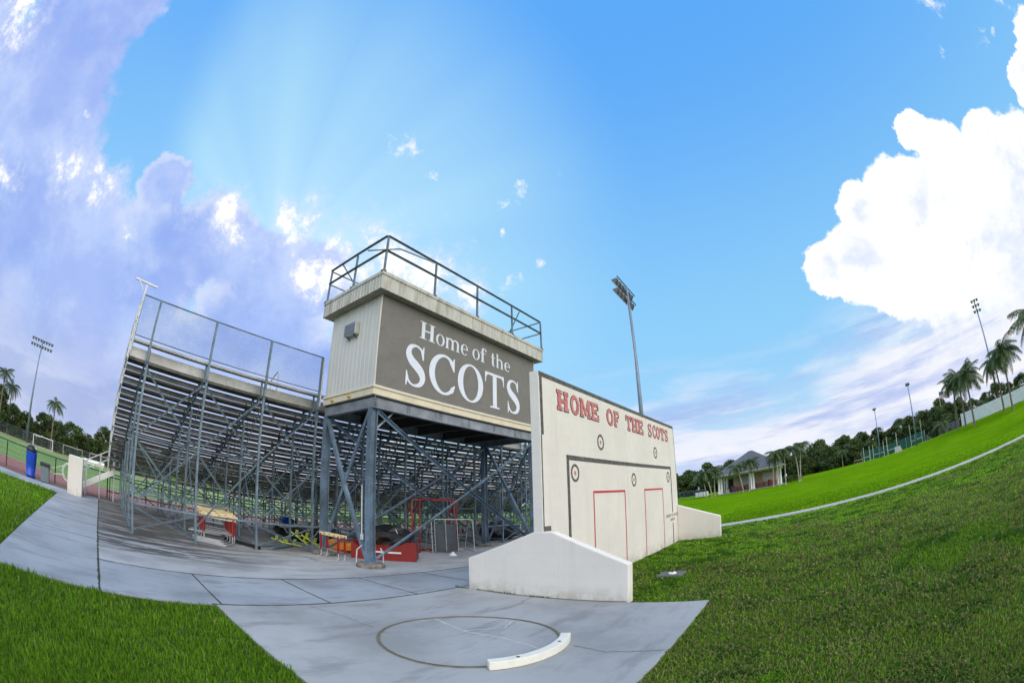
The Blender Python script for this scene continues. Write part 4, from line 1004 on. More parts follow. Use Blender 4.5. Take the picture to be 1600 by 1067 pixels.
# ------------------------------------------------------------------ track fence
def chain_fence(label, x, y0, y1, h, step, m, sp=.10, w=.003, meshmat=None, ph=0):
    t = thing('chain_link_fence', label, 'fence', (x, (y0 + y1) / 2, 0))
    y = y0 + ph; ys = []
    while y <= y1: ys.append(y); y += step
    for y in ys:
        b = MB(); b.tube((x, y, -.05), (x, y, h), .03, 8); b.build('post', m, t)
    b = MB(); b.tube((x, y0, h), (x, y1, h), .024, 6); b.tube((x, y0, .06), (x, y1, .06), .008, 5); b.build('top_rail', m, t)
    b = MB(); chain(b, (x + .01, y0), (x + .01, y1), .05, .05, h - .06, sp, w); b.build('fence_mesh', meshmat or m, t)
    return t
chain_fence('low black chain link fence between the walkway and the track', -20.9, -27.25, 40, 1.06, 2.76, black)
hc = MB()
for k in range(16):
    a0, a1 = 2 * math.pi * k / 16, 2 * math.pi * (k + 1) / 16
    for rr in (.42, .36): hc.tube((-20.75, -1.62 + rr * math.cos(a0), .62 + rr * math.sin(a0)), (-20.75, -1.62 + rr * math.cos(a1), .62 + rr * math.sin(a1)), .014, 6)
hc.tube((-20.75, -1.9, .5), (-20.7, -2.45, .38), .014, 6)
tag(hc.build('hose_coil', white), 'white coil of hose hung on the black fence behind the pier', 'hose')

# ------------------------------------------------------------------ shot put circle
RX, RY = -3.546, 3.956
def arc_band(b, r0, r1, z0, z1, a0, a1, n):
    closed = abs(a1 - a0) >= 360; P = []
    for k in range(n + 1):
        a = R(a0 + (a1 - a0) * k / n); c, s_ = math.cos(a), math.sin(a)
        P += [(RX + r0 * c, RY + r0 * s_, z0), (RX + r1 * c, RY + r1 * s_, z0), (RX + r1 * c, RY + r1 * s_, z1), (RX + r0 * c, RY + r0 * s_, z1)]
    F = []
    for k in range(n):
        o = 4 * k
        for e_ in range(4): F.append((o + e_, o + 4 + e_, o + 4 + (e_ + 1) % 4, o + (e_ + 1) % 4))
    if not closed: F += [(0, 1, 2, 3), (4 * n + 3, 4 * n + 2, 4 * n + 1, 4 * n)]
    b.add(P, F)
b = MB(); arc_band(b, 1.062, 1.078, -.03, .012, 0, 360, 96); o = b.build('shot_put_ring', olive); tag(o, 'tarnished metal shot put ring set in the concrete pad', 'throwing ring')
b = MB(); arc_band(b, 1.045, 1.098, -.02, .004, 0, 360, 96); o2 = b.build('ring_bedding_band', mat('dirty ring bedding', (.17, .165, .13), .9, 0, .3, 9), o, world=False)  # olive brown bedding band along both sides of the ring
for p in (o2,): pass
tb = thing('toe_board', 'curved white toe board on the near right edge of the shot put ring', 'toe board', (RX, RY, 0))
b = MB(); arc_band(b, 1.085, 1.20, .004, .10, -39.5, 26.5, 36); b.build('board', boardw, tb, bevel=.008)
for a in (-24, 9):
    c = (RX + 1.145 * math.cos(R(a)), RY + 1.145 * math.sin(R(a)), .1); b = MB(); b.lathe(c, [(.020, .0), (.020, .0025)], 14); b.build('bolt_hole', black, tb)
# valve box in the lawn
vb = thing('valve_box', 'grey square slab in the grass with a round white sprinkler lid', 'valve box', (-2.52, 8.85, 0))
b = MB(); b.box(-2.79, 8.60, -.05, -2.25, 9.10, .016); b.build('slab', hill, vb, bevel=.01)
b = MB(); b.lathe((-2.50, 8.82, .016), [(.085, 0), (.085, .02), (.07, .03)], 18); l_ = b.build('lid', white, vb)
b = MB(); b.lathe((-2.50, 8.82, .046), [(.028, 0), (.028, .006)], 12); b.build('lid_cap', black, l_)

# ------------------------------------------------------------------ hurdles
def make_hurdle():
    t = thing('hurdle', 'x', 'hurdle', (0, 0, 0))
    b = MB(); b.box(-.60, -.012, .70, .60, .012, .79); bd = b.build('crossbar', cream_board, t, bevel=.004)
    b = MB()
    for x0, x1, s_ in ((-.58, -.50, 1), (-.34, -.24, 1), (-.05, .05, 0), (.24, .34, 1), (.50, .58, 1)): b.box(x0, -.0145, .722 if s_ else .75, x1, .0145, .752 if s_ else .77)
    b.build('red_marks', redpaint, bd)
    for s_ in (-1, 1):
        b = MB(); b.box(s_ * .50 - .028, -.024, .24, s_ * .50 + .028, .024, .73); b.build('upright', redtube, t)
        b = MB(); b.path([(s_ * .5, 0, .27), (s_ * .5, 0, .10), (s_ * .5, -.03, .05), (s_ * .5, -.10, .018), (s_ * .5, -.70, .018)], .014); b.build('foot', galv_pale, t)
    b = MB(); b.tube((-.5, -.70, .018), (.5, -.70, .018), .014); b.build('base_bar', galv_pale, t)
    b = MB(); b.tube((-.5, 0, .28), (.5, 0, .28), .010); b.build('tie_bar', galv_pale, t)
    return t
hp = make_hurdle(); used = False
def hurdle(x, y, rz, label, group, sc=1.0):
    global used
    o = place(hp, used, (x, y, .002), rz, sc, label, group); used = True; return o
ca = math.atan2(1.0, .75)
for k in range(2): hurdle(-10.55 + .13 * k, 6.28 + .12 * k, 0, 'white footed hurdle standing between the two front columns, ' + ('nearer of the pair' if k == 0 else 'farther of the pair'), 'hurdles between the front columns', .92)
names = ['front hurdle', 'second hurdle', 'third hurdle', 'fourth hurdle', 'fifth hurdle', 'sixth hurdle', 'rearmost hurdle']
for k in range(7): hurdle(-12.60 - .21 * k, 3.66 + .02 * k + (.08 if k % 2 else 0), ca + .05 * math.sin(k * 3), names[k] + ' of the nested row under the left bays of the bleachers', 'nested hurdles under the left bays', (.95, 1.0, .97, 1.04, 1.0, 1.07, 1.1)[k])
for k in range(3): hurdle(-15.1 - .16 * k, 4.1 + .05 * k, ca + .1, ('near', 'middle', 'far')[k] + ' hurdle of the trio standing behind the nested row', 'hurdles behind the nested row', 1.15)
for k in range(6): hurdle(-13.9 - .1 * k, 15.4 + .42 * k, ca - .7 + .05 * (k % 2), ('first', 'second', 'third', 'fourth', 'fifth', 'last')[k] + ' hurdle from the left in the row behind the rear column', 'hurdles behind the rear column', 1.1)

# things stored below the stand
def local_frame(o_, ang):
    c, s_ = math.cos(ang), math.sin(ang); return lambda a, d, z: (o_[0] + c * a - s_ * d, o_[1] + s_ * a + c * d, z)
# red timber box: front face from (-10.55,7.3) to (-9.4,8.4)
F = local_frame((-10.75, 7.12), math.atan2(1.1, 1.17)); ln = 1.86
rb = thing('red_box', 'open red wooden box with a white slat behind the front column', 'box', (-10.1, 7.9, 0))
def obx(b, F, a0, d0, z0, a1, d1, z1):
    P = [F(a, d, z) for z in (z0, z1) for a, d in ((a0, d0), (a1, d0), (a1, d1), (a0, d1))]
    b.add(P, [(0, 3, 2, 1), (4, 5, 6, 7), (0, 1, 5, 4), (1, 2, 6, 5), (2, 3, 7, 6), (3, 0, 4, 7)])
b = MB(); P = [(0, .0), (ln, .0), (ln, .55), (ln - .30, .55), (ln - .55, .40), (.55, .33), (.3, .33), (0, .52)]
b.extr([F(a, 0, z) for a, z in P], Vector(F(0, .03, 0)) - Vector(F(0, 0, 0))); b.build('front_panel', redlacq, rb)
b = MB(); obx(b, F, .0, .035, 0, .03, .95, .5); obx(b, F, ln - .03, .035, 0, ln, .95, .52); b.build('side_panel', redlacq, rb)
b = MB(); obx(b, F, .035, .92, 0, ln - .035, .95, .36); b.build('rear_panel', redlacq, rb)
b = MB(); obx(b, F, .7, -.03, .22, 1.45, -.005, .27); b.build('slat', white, rb)
# orange mat
F = local_frame((-12.35, 7.15), math.atan2(1.0, .95))
om = thing('landing_mat', 'low orange foam mat lying behind the hurdle pair', 'mat', (-12.0, 7.8, 0))
b = MB(); n = 14
prof = [(k / n * 2.0, .30 + .04 * math.sin(k * .9)) for k in range(n + 1)]
b.extr([F(0, 0, .02)] + [F(2.0, 0, .02)] + [F(a, 0, z) for a, z in prof[::-1]], Vector(F(0, .9, 0)) - Vector(F(0, 0, 0))); b.build('foam_pad', orange, om, bevel=.03)
b = MB(); obx(b, F, .01, -.02, .03, 1.99, -.006, .07); b.build('edge_piping', redlacq, om)
# black tarpaulin bundle
def blob(name, label, cat, c, rad, m, seed, sub=3, rough=.22):
    import bmesh
    bm = bmesh.new(); bmesh.ops.create_icosphere(bm, subdivisions=sub, radius=1); rn_ = random.Random(seed)
    from mathutils import noise
    for v_ in bm.verts:
        d = v_.co.normalized(); k = 1 + rough * noise.noise(d * 2.1 + Vector((seed, 0, 0))) * 2 + rough * .5 * noise.noise(d * 6 + Vector((0, seed, 0)))
        v_.co = Vector((d.x * rad[0], d.y * rad[1], d.z * rad[2])) * k
        if v_.co.z < -rad[2] * .82: v_.co.z = -rad[2] * .82
    me = bpy.data.meshes.new(name); bm.to_mesh(me); bm.free(); me.materials.append(m)
    o_ = bpy.data.objects.new(name, me); COL.objects.link(o_); o_.location = (c[0], c[1], rad[2] * .82); tag(o_, label, cat); return o_
blob('tarpaulin_bundle', 'rolled black tarpaulin bundle behind the red box', 'tarpaulin', (-11.9, 9.3), (.75, .95, .50), tarp, 3)
sr = MB()
for k in range(9):
    a0, a1 = math.pi * k / 9, math.pi * (k + 1) / 9; sr.tube((-11.9 + .68 * math.cos(a0), 9.32, .38 + .60 * math.sin(a0)), (-11.9 + .68 * math.cos(a1), 9.32, .38 + .60 * math.sin(a1)), .014, 6)
tag(sr.build('tie_strap', white), 'white strap round the black tarpaulin bundle', 'strap')
blob('tarpaulin_bundle', 'low black tarpaulin heap behind the rear column', 'tarpaulin', (-13.1, 17.0), (.8, 1.1, .5), tarp, 8)
blob('tarpaulin_bundle', 'dark crumpled sheet lying near the back of the third bay', 'tarpaulin', (-14.8, 8.0), (1.0, 1.3, .33), tarp, 12)
blob('blue_tarpaulin', 'small blue tarpaulin heap by the track fence behind the hurdles', 'tarpaulin', (-19.7, 9.3), (.25, .4, .35), blue_p, 5)
# red goal frames (two leaning together) and grey net frame
def frame_goal(name, label, cat, a, c, h, depth, m, r, group=None, lean=0.0):
    ax, ay = a; cx_, cy_ = c; d = Vector((cx_ - ax, cy_ - ay, 0)).normalized(); nn = Vector((-d.y, d.x, 0))
    t = thing(name, label, cat, ((ax + cx_) / 2, (ay + cy_) / 2, 0), group)
    A0, C0 = Vector((ax, ay, r)), Vector((cx_, cy_, r)); up = Vector((0, 0, 1)); L_ = nn * lean
    q = .08
    b = MB(); b.path([A0, A0 + up * (h - q) + L_, A0 + up * h + L_ + d * q, C0 + up * h + L_ - d * q, C0 + up * (h - q) + L_, C0], r); b.build('front_frame', m, t)
    b = MB(); b.path([A0, A0 + nn * (depth - q), A0 + nn * depth + d * q, C0 + nn * depth - d * q, C0 + nn * (depth - q), C0], r); b.build('base_frame', m, t)
    for P_ in (A0 + d * .02, C0 - d * .02):
        b = MB(); b.path([P_ + nn * depth, P_ + nn * depth * .7 + up * (h * .75), P_ + up * (h - .05) + L_], r * .8); b.build('side_stay', m, t)
    return t
frame_goal('goal_frame', 'tall red tube goal frame under the press box, nearer one', 'goal', (-11.15, 10.15), (-10.95, 11.75), 1.85, .5, redtube, .026, 'red goal frames under the press box')
frame_goal('goal_frame', 'tall red tube goal frame under the press box, set farther back', 'goal', (-11.55, 10.15), (-11.4, 12.1), 1.82, .45, mat('worn pink red tube', (.42, .09, .08), .5, .1, .2, 6), .026, 'red goal frames under the press box')
ng = frame_goal('net_frame', 'grey tube rebound frame with dark netting in front of the red goals', 'net frame', (-10.95, 10.55), (-10.35, 12.0), 1.15, .75, galv_pale, .020, None, .12)
b = MB(); A0 = Vector((-10.92, 10.62, .05)); d = Vector((.6, 1.45, 0)).normalized()
nn = Vector((-d.y, d.x, 0)); gx, gz = 10, 8; vs = []
for j in range(gz + 1):
    for i in range(gx + 1): vs.append(A0 + d * (i / gx * .85) + Vector((0, 0, 1)) * (j / gz * .95) + nn * (.12 * j / gz + .05 * math.sin(i * .8) * (1 - j / gz)))
b.add(vs, [(j * (gx + 1) + i, j * (gx + 1) + i + 1, (j + 1) * (gx + 1) + i + 1, (j + 1) * (gx + 1) + i) for j in range(gz) for i in range(gx)]); b.build('netting', slate_mesh, ng, smooth=True)
b = MB()
for s_ in (.02, .42, .86): b.tube(A0 + d * s_ - nn * .03, A0 + d * s_ + Vector((0, 0, 1.1)) + nn * .08, .014)
b.build('frame_bar', galv_pale, ng)
o = MB().lathe((-9.98, 10.5, .004), [(.13, 0), (.12, .02), (.05, .09), (.02, .13)], 14).build('field_cone', white, smooth=False); tag(o, 'small white field cone on the slab beside the grey net frame', 'cone')
# white frames further back
for k, (x, y) in enumerate(((-13.2, 18.9), (-13.8, 17.3))):
    t = thing('metal_bench', ('white metal bench frame nearest the cream wall, under the stand', 'white metal bench frame behind the black heap, under the stand')[k], 'bench', (x, y, 0), 'white bench frames under the stand')
    b = MB(); b.path([(x, y, 0), (x, y, .8), (x - .5, y + 1.3, .8), (x - .5, y + 1.3, 0)], .022); b.build('frame', white, t)
    b = MB(); b.path([(x, y, .25), (x - .5, y + 1.3, .25)], .02); b.path([(x, y, 0), (x - .5, y - .2, 0)], .02); b.build('stretcher', white, t)
# lime starting blocks
for k in range(4):
    t = thing('starting_block', ('lime starting block leaning nearest the rear left column', 'lime starting block with its pads raised, second from the column', 'lime starting block lying flat at the left of the pile', 'lime starting block underneath the pile')[k], 'starting block', (-12.35 - .2 * k, 6.95 - .2 * k, 0), 'lime starting blocks beside the column')
    x, y = -12.25 - .25 * k, 7.0 - .24 * k; up = (.45, .5, .12, .2)[k]
    b = MB(); b.bar((x, y, .06), (x - .35, y - .55, up), .06, .03); b.build('rail', lime, t)
    for q in (.35, .75):
        c = Vector((x - .35 * q, y - .55 * q, .06 + (up - .06) * q)); b = MB(); b.bar(c, c + Vector((.06, .02, .18)), .10, .03); b.bar(c + Vector((0, 0, .01)), c + Vector((.12, .12, .0)), .02, .02); b.build('pedal', lime, t)
# pipes on the slab
for k, (p, q) in enumerate((((-11.85, 4.72, .055), (-13.3, 4.1, .055)), ((-11.95, 5.15, .05), (-12.9, 6.3, .05)), ((-12.4, 5.0, .04), (-13.2, 6.6, .04)))):
    b = MB(); b.tube(p, q, .05 - .01 * k, 10); tag(b.build('loose_pipe', (black, galv, galv)[k]), ('short black pipe at the foot of the third rear upright', 'grey pipe lying across the slab beside the lime blocks', 'thin grey pipe behind the other pipes by the lime blocks')[k], 'pipe', 'pipes lying under the stand')

# ------------------------------------------------------------------ vegetation
def leaf_cloud(cents, rads, per, size, seed, flat=1.0):
    g = np.random.default_rng(seed); V = []; T = []
    for c, r in zip(cents, rads):
        n = per; u = g.normal(size=(n, 3)); u /= np.linalg.norm(u, axis=1)[:, None]; rad = r * g.uniform(.35, 1.05, n)[:, None] ** .6
        P = np.array(c) + u * rad * np.array([1, 1, flat]); s_ = size * g.uniform(.5, 1.3, n)[:, None]
        a = g.normal(size=(n, 3)); a /= np.linalg.norm(a, axis=1)[:, None]; b_ = np.cross(a, u + g.normal(size=(n, 3)) * .6); b_ /= np.linalg.norm(b_, axis=1)[:, None] + 1e-9
        V.append(np.stack([P - a * s_, P - b_ * s_ * .55, P + a * s_, P + b_ * s_ * .55], 1).reshape(-1, 3))
        k = g.uniform(.65, 1.35); cc = np.array([g.uniform(.85, 1.4), 1.0, g.uniform(.7, 1.1)]) * k
        T.append(np.repeat(cc[None] * g.uniform(.6, 1.45, n)[:, None], 4, 0))
    V = np.concatenate(V); return V, np.arange(len(V)).reshape(-1, 4), np.concatenate(T)
def make_tree(seed, h, w, nc=48, per=110, size=.28, trunk=.35, low=.0):
    t = thing('broadleaf_tree', 'x', 'tree'); g = np.random.default_rng(seed)
    cents = []; rads = []
    for k in range(nc):
        z = g.uniform(low, 1.0) ** .8; rr = w / 2 * math.sqrt(max(.05, 1 - (2 * z - .95) ** 2)) * g.uniform(.35, 1.0); a = g.uniform(0, 6.28)
        cents.append((rr * math.cos(a), rr * math.sin(a), h * z * .92)); rads.append(g.uniform(.10, .19) * w)
    V, F_, T_ = leaf_cloud(cents, rads, per, size, seed + 50, .8)
    b = MB(); b.tube((0, 0, -.3), (.1, .05, h * .45), .22, 8, .14)
    for k in range(7):
        c = cents[k * 4]; b.tube((.08, .04, h * (.25 + .03 * k)), c, .08, 5, .03)
    b.build('trunk', barkd, t, world=False)
    npmesh('crown', V, [F_], leafA, T_, t); return t
protos = [make_tree(1, 7.5, 7), make_tree(2, 9, 6.5), make_tree(3, 6.2, 7.5), make_tree(4, 8.2, 8.5)]
tused = [0] * 4
def tree(k, x, y, sc, label, group):
    o = place(protos[k], tused[k], (x, y, tz(x, y) - .05), random.uniform(0, 6.28), sc, label, group); tused[k] = 1; return o
random.seed(21)
for i in range(48):      # belt beyond the field
    y = -48 + i * 3.7; x = -92 + random.uniform(-2.5, 2.5)
    tree(i % 4, x, y, random.uniform(.80, 1.05) * (1.05 if y < -24 else .86 if y < 8 else .72), 'dense dark green tree in the belt beyond the playing field', 'trees beyond the playing field')
for i in range(24):
    y = -60 + i * 7.6; x = -103 + random.uniform(-2, 2)
    tree((i + 1) % 4, x, y, random.uniform(.95, 1.15) * (1.05 if y < -26 else .72), 'taller tree in the second row beyond the playing field', 'trees beyond the playing field, second row')
for i in range(46):      # belt beyond the lawn, right
    az = 118 - i * 1.15; r = 143 + random.uniform(-5, 5); x, y = pol(az, r)
    tree((i * 3) % 4, x, y, random.uniform(.85, 1.12), 'dark green tree in the belt at the far end of the lawn', 'trees at the far end of the lawn')
for i in range(16):
    az = 112 - i * 2.9; r = 158; x, y = pol(az, r)
    tree((i + 2) % 4, x, y, random.uniform(1.0, 1.35), 'taller tree showing over the belt at the far end of the lawn', 'trees at the far end of the lawn, second row')
for i in range(13):      # behind the white fence
    az = 69.5 - i * 1.9; r = (92 if i % 2 else 98); x, y = pol(az, r)
    tree((i * 2 + 1) % 4, x, y, random.uniform(.50, .68) * (1.15 if i > 7 else 1), 'rounded tree growing behind the white fence', 'trees behind the white fence')

def frond_mesh(seed, length, droop, leaf=.55, n=22, start=.12, wind=0.0, wid=.03):
    g = np.random.default_rng(seed); V = []; F4 = []; T_ = []
    P = []
    for k in range(n + 1):
        t = k / n; x = length * (t - .16 * droop * t ** 2.4); z = length * (.42 * t * (1 - .15 * droop) - droop * .62 * t * t); P.append(Vector((x, wind * t * t * length * .3, z)))
    def q(a, b_, c, d, col):
        o_ = len(V); V.extend([a, b_, c, d]); F4.append((o_, o_ + 1, o_ + 2, o_ + 3)); T_.extend([col] * 4)
    for k in range(n):
        w = .03 * (1 - k / n) + .008; s_ = Vector((0, w, 0)); q(P[k] - s_, P[k + 1] - s_, P[k + 1] + s_, P[k] + s_, (1.6, 1.4, .9))
    for k in range(int(n * start), n):
        for sub in (0, .5):
            t = (k + sub) / n; base = P[k].lerp(P[k + 1], sub); d = (P[k + 1] - P[k]).normalized()
            ll = leaf * (math.sin(math.pi * min(1, .12 + t * .88)) ** .55) * g.uniform(.8, 1.1)
            for s_ in (-1, 1):
                out = (Vector((0, s_, 0)) * .8 + d * .55 + Vector((0, 0, -.35 * g.uniform(.4, 1.4)))).normalized()
                mid = base + out * ll * .5; tip = base + out * ll + Vector((0, wind * .2, -ll * .28 * g.uniform(.5, 1.6))); ww = d * wid
                c = g.uniform(.65, 1.35); col = (c * g.uniform(.9, 1.3), c, c * .9)
                q(base - ww * .6, base + ww * .6, mid + ww, mid - ww, col); q(mid - ww, mid + ww, tip + ww * .15, tip - ww * .15, col)
    return np.array([tuple(v_) for v_ in V]), np.array(F4), np.array(T_)
def frond_data(*a, **k):
    V, F4, T_ = frond_mesh(*a, **k); o_ = npmesh('frond', V, [F4], frondM, T_); me = o_.data; bpy.data.objects.remove(o_); return me
def make_palm(kind, seed, h, nf, length, meshes, lean, rt=.15):
    t = thing(kind, 'x', 'palm tree'); rn_ = random.Random(seed)
    b = MB(); pts = []; K = 12
    for k in range(K + 1):
        u = k / K; pts.append((lean * u ** 1.8, lean * .3 * math.sin(u * 2), -.15 + (h + .15) * u))
    for k in range(K):
        u = k / K; r0 = rt * (1.55 - .5 * u) if k else rt * 2.0; r1 = rt * (1.55 - .5 * (k + 1) / K) * .72 if k > 0 else rt * 1.2
        b.tube(pts[k], pts[k + 1], rt * (1 - .35 * u) if k else rt * 1.5, 9, rt * (1 - .35 * (u + 1 / K)), False)
    b.build('trunk', bark, t, True, world=False)
    top = Vector(pts[-1])
    for k in range(nf):
        o_ = bpy.data.objects.new('frond', rn_.choice(meshes)); COL.objects.link(o_); o_.parent = t; o_.location = top
        el = (.95 - 1.25 * (k / nf)) + rn_.uniform(-.12, .12)
        o_.rotation_euler = (rn_.uniform(-.25, .25), -el + .35, k * 2.399 + rn_.uniform(-.2, .2)); s_ = length * rn_.uniform(.82, 1.1); o_.scale = (s_, s_, s_)
    return t
FM = [frond_data(60 + k, 1.0, .75 + .2 * k, leaf=.26, wid=.010, n=20) for k in range(4)]
FMs = [frond_data(80 + k, 1.0, 1.0 + .25 * k, leaf=.30, wid=.018, n=12) for k in range(3)]
# coconut palms along the bank, right
cps = [(66.4, 68, 7.1, 'leftmost tall coconut palm by the end of the white fence'), (65.2, 66, 7.6, 'second tall coconut palm from the left by the white fence end'), (63.9, 62, 7.2, 'third tall coconut palm, leaning, with a bushy crown'),
       (59.3, 66, 7.4, 'tall coconut palm standing in front of the middle of the white fence'), (58.0, 61, 8.0, 'tall coconut palm with wide fronds right of the lamp pole'), (51.6, 41, 7.9, 'coconut palm at the right edge with long feathery fronds')]
for k, (az, r, h, lab) in enumerate(cps):
    x, y = pol(az, r); t = make_palm('coconut_palm', 30 + k, h - .8, 28, (2.8, 3.3, 3.7, 3.4, 3.8, 4.0)[k], FM, 0.0, .17); t.location = (x, y, tz(x, y)); tag(t, lab, None, 'coconut palms on the grass bank')
    t.rotation_euler = (R(1.5), R(-2.5 + k * .4), random.uniform(0, 6)); 
for k, (az, r, h, lab) in enumerate(((68.6, 80, 3.0, 'short bushy palm at the foot of the bank beside the green trees'), (62.1, 84, 4.6, 'spiky palm rising behind the white fence'), (57.0, 84, 4.2, 'drooping palm behind the white fence near the right edge'), (77.9 + 5, 118, 7.0, 'lone palm rising above the far tree belt'), (95.4-2, 140, 8.0, 'palm showing over the far tree belt behind the pavilion'))):
    x, y = pol(az, r); t = make_palm('feather_palm', 70 + k, h * .55, 16, 2.6, FM, .2, .16); t.location = (x, y, tz(x, y) - .1); tag(t, lab, None, 'lower palms among the trees')
# palms left, beyond the field
for k, (az, r, h, lab) in enumerate(((-172.5, 88, 9.4, 'single coconut palm rising above the far left tree belt'), (-165.8, 92, 9.5, 'coconut palm at the left edge of the picture'), (-164.4, 88, 11.0, 'taller coconut palm crown at the far left edge'))):
    x, y = pol(az, r); t = make_palm('coconut_palm', 90 + k, h - 1.2, 17, 3.0, FM, .2, .18); t.location = (x, y, 0); tag(t, lab, None, 'coconut palms beyond the playing field')
# small palms round the pavilion
sp = [(100.7, 62.5, 3.9, -.5, 'leaning palm left of the pavilion, outermost'), (100.0, 63.5, 4.1, .1, 'palm at the left corner of the pavilion'), (101.3, 64, 3.6, -.3, 'low leaning palm farthest left of the pavilion'), (96.6, 61.5, 4.1, -.5, 'leaning palm before the left half of the pavilion'), (95.4, 61.5, 4.4, .2, 'palm before the middle column of the pavilion'),
      (91.6, 60.5, 4.9, -.2, 'palm in front of the right corner of the pavilion'), (90.6, 61, 5.1, .1, 'palm just right of the pavilion corner'), (89.0, 62, 5.2, -.2, 'tall slim palm right of the pavilion, left of a pair'), (88.5, 62.5, 5.4, .3, 'tall slim palm farthest right of the pavilion'), (92.2, 61.0, 4.5, .2, 'palm whose trunk crosses the right end column of the pavilion')]
palegrey = mat('pale palm trunk', (.36, .33, .28), .8, 0, .2, 4)
for k, (az, r, h, ln_, lab) in enumerate(sp):
    x, y = pol(az, r); t = make_palm('christmas_palm', 110 + k, h - .5, 20, 1.75, FMs, ln_ * 1.6, .085); t.location = (x - ln_ * .6, y, tz(x, y)); tag(t, lab, None, 'small palms round the pavilion')
    tr_ = [c for c in t.children if c.name.startswith('trunk')][0]; tr_.data.materials[0] = palegrey

# ------------------------------------------------------------------ pavilion
PL = Vector(pol(99.5, 67.5)); PRt = Vector(pol(91.2, 66.5)); zb = tz(*((PL + PRt) / 2)) + .02
ux = (PRt - PL).normalized(); vx = Vector((-ux.y, ux.x)); PLN = (PRt - PL).length
pv = thing('pavilion', 'small tan pavilion with a dark hipped roof and white columns', 'pavilion', (PL.x, PL.y, zb))
def PF(a, d, z): p = PL + ux * a + vx * d; return (p.x, p.y, zb + z)
def pbx(b, *a): obx(b, PF, *a)
b = MB(); pbx(b, -.5, -.4, -.4, PLN + .5, 8.4, .05); b.build('floor_slab', conc_pale, pv)
b = MB(); pbx(b, 1.9, 3.0, .05, PLN - .9, 8.0, 2.7); b.build('wall', stucco, pv)
b = MB(); pbx(b, 1.89, 2.99, .05, PLN - .89, 3.0 - .011, .75); b.build('dado', mat('pinkish dado', (.34, .22, .18), .9), pv)
for a in (3.0, 6.6):
    b = MB(); pbx(b, a, 2.93, .95, a + 1.7, 2.98, 2.15); s_ = b.build('roller_shutter', shut, pv)
    b = MB()
    for k in range(8): pbx(b, a, 2.915, 1.0 + k * .14, a + 1.7, 2.929, 1.012 + k * .14)
    b.build('shutter_slats', galv_pale, s_)
b = MB(); pbx(b, 1.2, 3.05, .05, 1.85, 3.15, 2.1); b.build('door', mat('dark doorway', (.02, .02, .02), .9), pv)
b = MB(); pbx(b, -.1, -.1, 2.45, PLN + .1, .2, 2.8); pbx(b, -.1, .21, 2.45, .2, 8.2, 2.8); pbx(b, PLN - .2, .21, 2.45, PLN + .1, 8.2, 2.8); b.build('porch_beam', stucco_w, pv)
for a, d in ((.1, 0), (.45, .1), (PLN * .52, 0), (PLN * .52 + .38, .05), (PLN - .1, 0), (PLN - .5, .05), (.1, 2.7), (.1, 5.4), (.1, 8)):
    b = MB(); c = PF(a, d, .05); b.lathe(c, [(.19, 0), (.19, .08), (.16, .1), (.145, 2.3), (.18, 2.34), (.18, 2.42)], 12); b.build('porch_column', white, pv, True)
b = MB(); e0 = .75; ap = PF(PLN * .55, 4.0, 6.3)
P = [PF(-e0, -e0, 2.82), PF(PLN + e0, -e0, 2.82), PF(PLN + e0, 8.0 + e0, 2.82), PF(-e0, 8.0 + e0, 2.82)]
r0, r1 = PF(PLN * .48, 4.0, 6.0), PF(PLN * .54, 4.0, 6.0)
b.add(P + [r0, r1], [(0, 1, 5, 4), (1, 2, 5), (2, 3, 4, 5), (3, 0, 4), (3, 2, 1, 0)]); rf = b.build('roof', roofm, pv)
b = MB(); obx(b, PF, -e0, -e0 - .02, 2.66, PLN + e0, -e0 + .02, 2.83); obx(b, PF, -e0 - .02, -e0 + .021, 2.66, -e0 + .02, 8 + e0, 2.83); b.build('fascia_board', mat('pale green grey fascia', (.35, .40, .33), .7), rf)
# picnic tables
def make_picnic():
    t = thing('picnic_table', 'x', 'picnic table'); b = MB(); b.box(-.9, -.37, .70, .9, .37, .75); b.build('table_top', picnic, t, world=False)
    for s_ in (-1, 1):
        b = MB(); b.box(-.9, s_ * .7 - .13, .42, .9, s_ * .7 + .13, .46); b.build('bench', picnic, t, world=False)
    for s_ in (-1, 1):
        b = MB(); b.bar((s_ * .6, -.62, 0), (s_ * .6, .25, .70), .06, .06); b.bar((s_ * .6 + .05, .62, 0), (s_ * .6 + .05, -.25, .70), .06, .06); b.bar((s_ * .6 - .05, -.72, .40), (s_ * .6 - .05, .72, .40), .05, .05); b.build('leg', picnic, t, world=False)
    return t
pt = make_picnic()
for k, (a, d, lab) in enumerate(((1.2, .9, 'maroon picnic table at the left end of the pavilion porch'), (3.3, 1.0, 'maroon picnic table before the left shutter of the pavilion'), (6.3, 1.2, 'maroon picnic table right of the middle column of the pavilion'), (8.7, .9, 'maroon picnic table at the right end of the pavilion porch'))):
    p = PF(a, d, .05); place(pt, k > 0, p, math.atan2(ux.y, ux.x) + .05 * k, 1, lab, 'picnic tables on the pavilion porch')
for k, (a, lab) in enumerate(((2.2, 'dark purple litter barrel left of centre on the pavilion porch'), (7.9, 'dark red litter barrel near the right end of the pavilion porch'))):
    p = PF(a, .25, .05); b = MB(); b.lathe(p, [(.26, 0), (.29, .1), (.29, .85), (.31, .9), (.25, .95)], 14); tag(b.build('litter_barrel', mat('barrel %d' % k, ((.06, .02, .09), (.14, .015, .02))[k], .5), smooth=False), lab, 'litter bin', 'litter barrels at the pavilion')
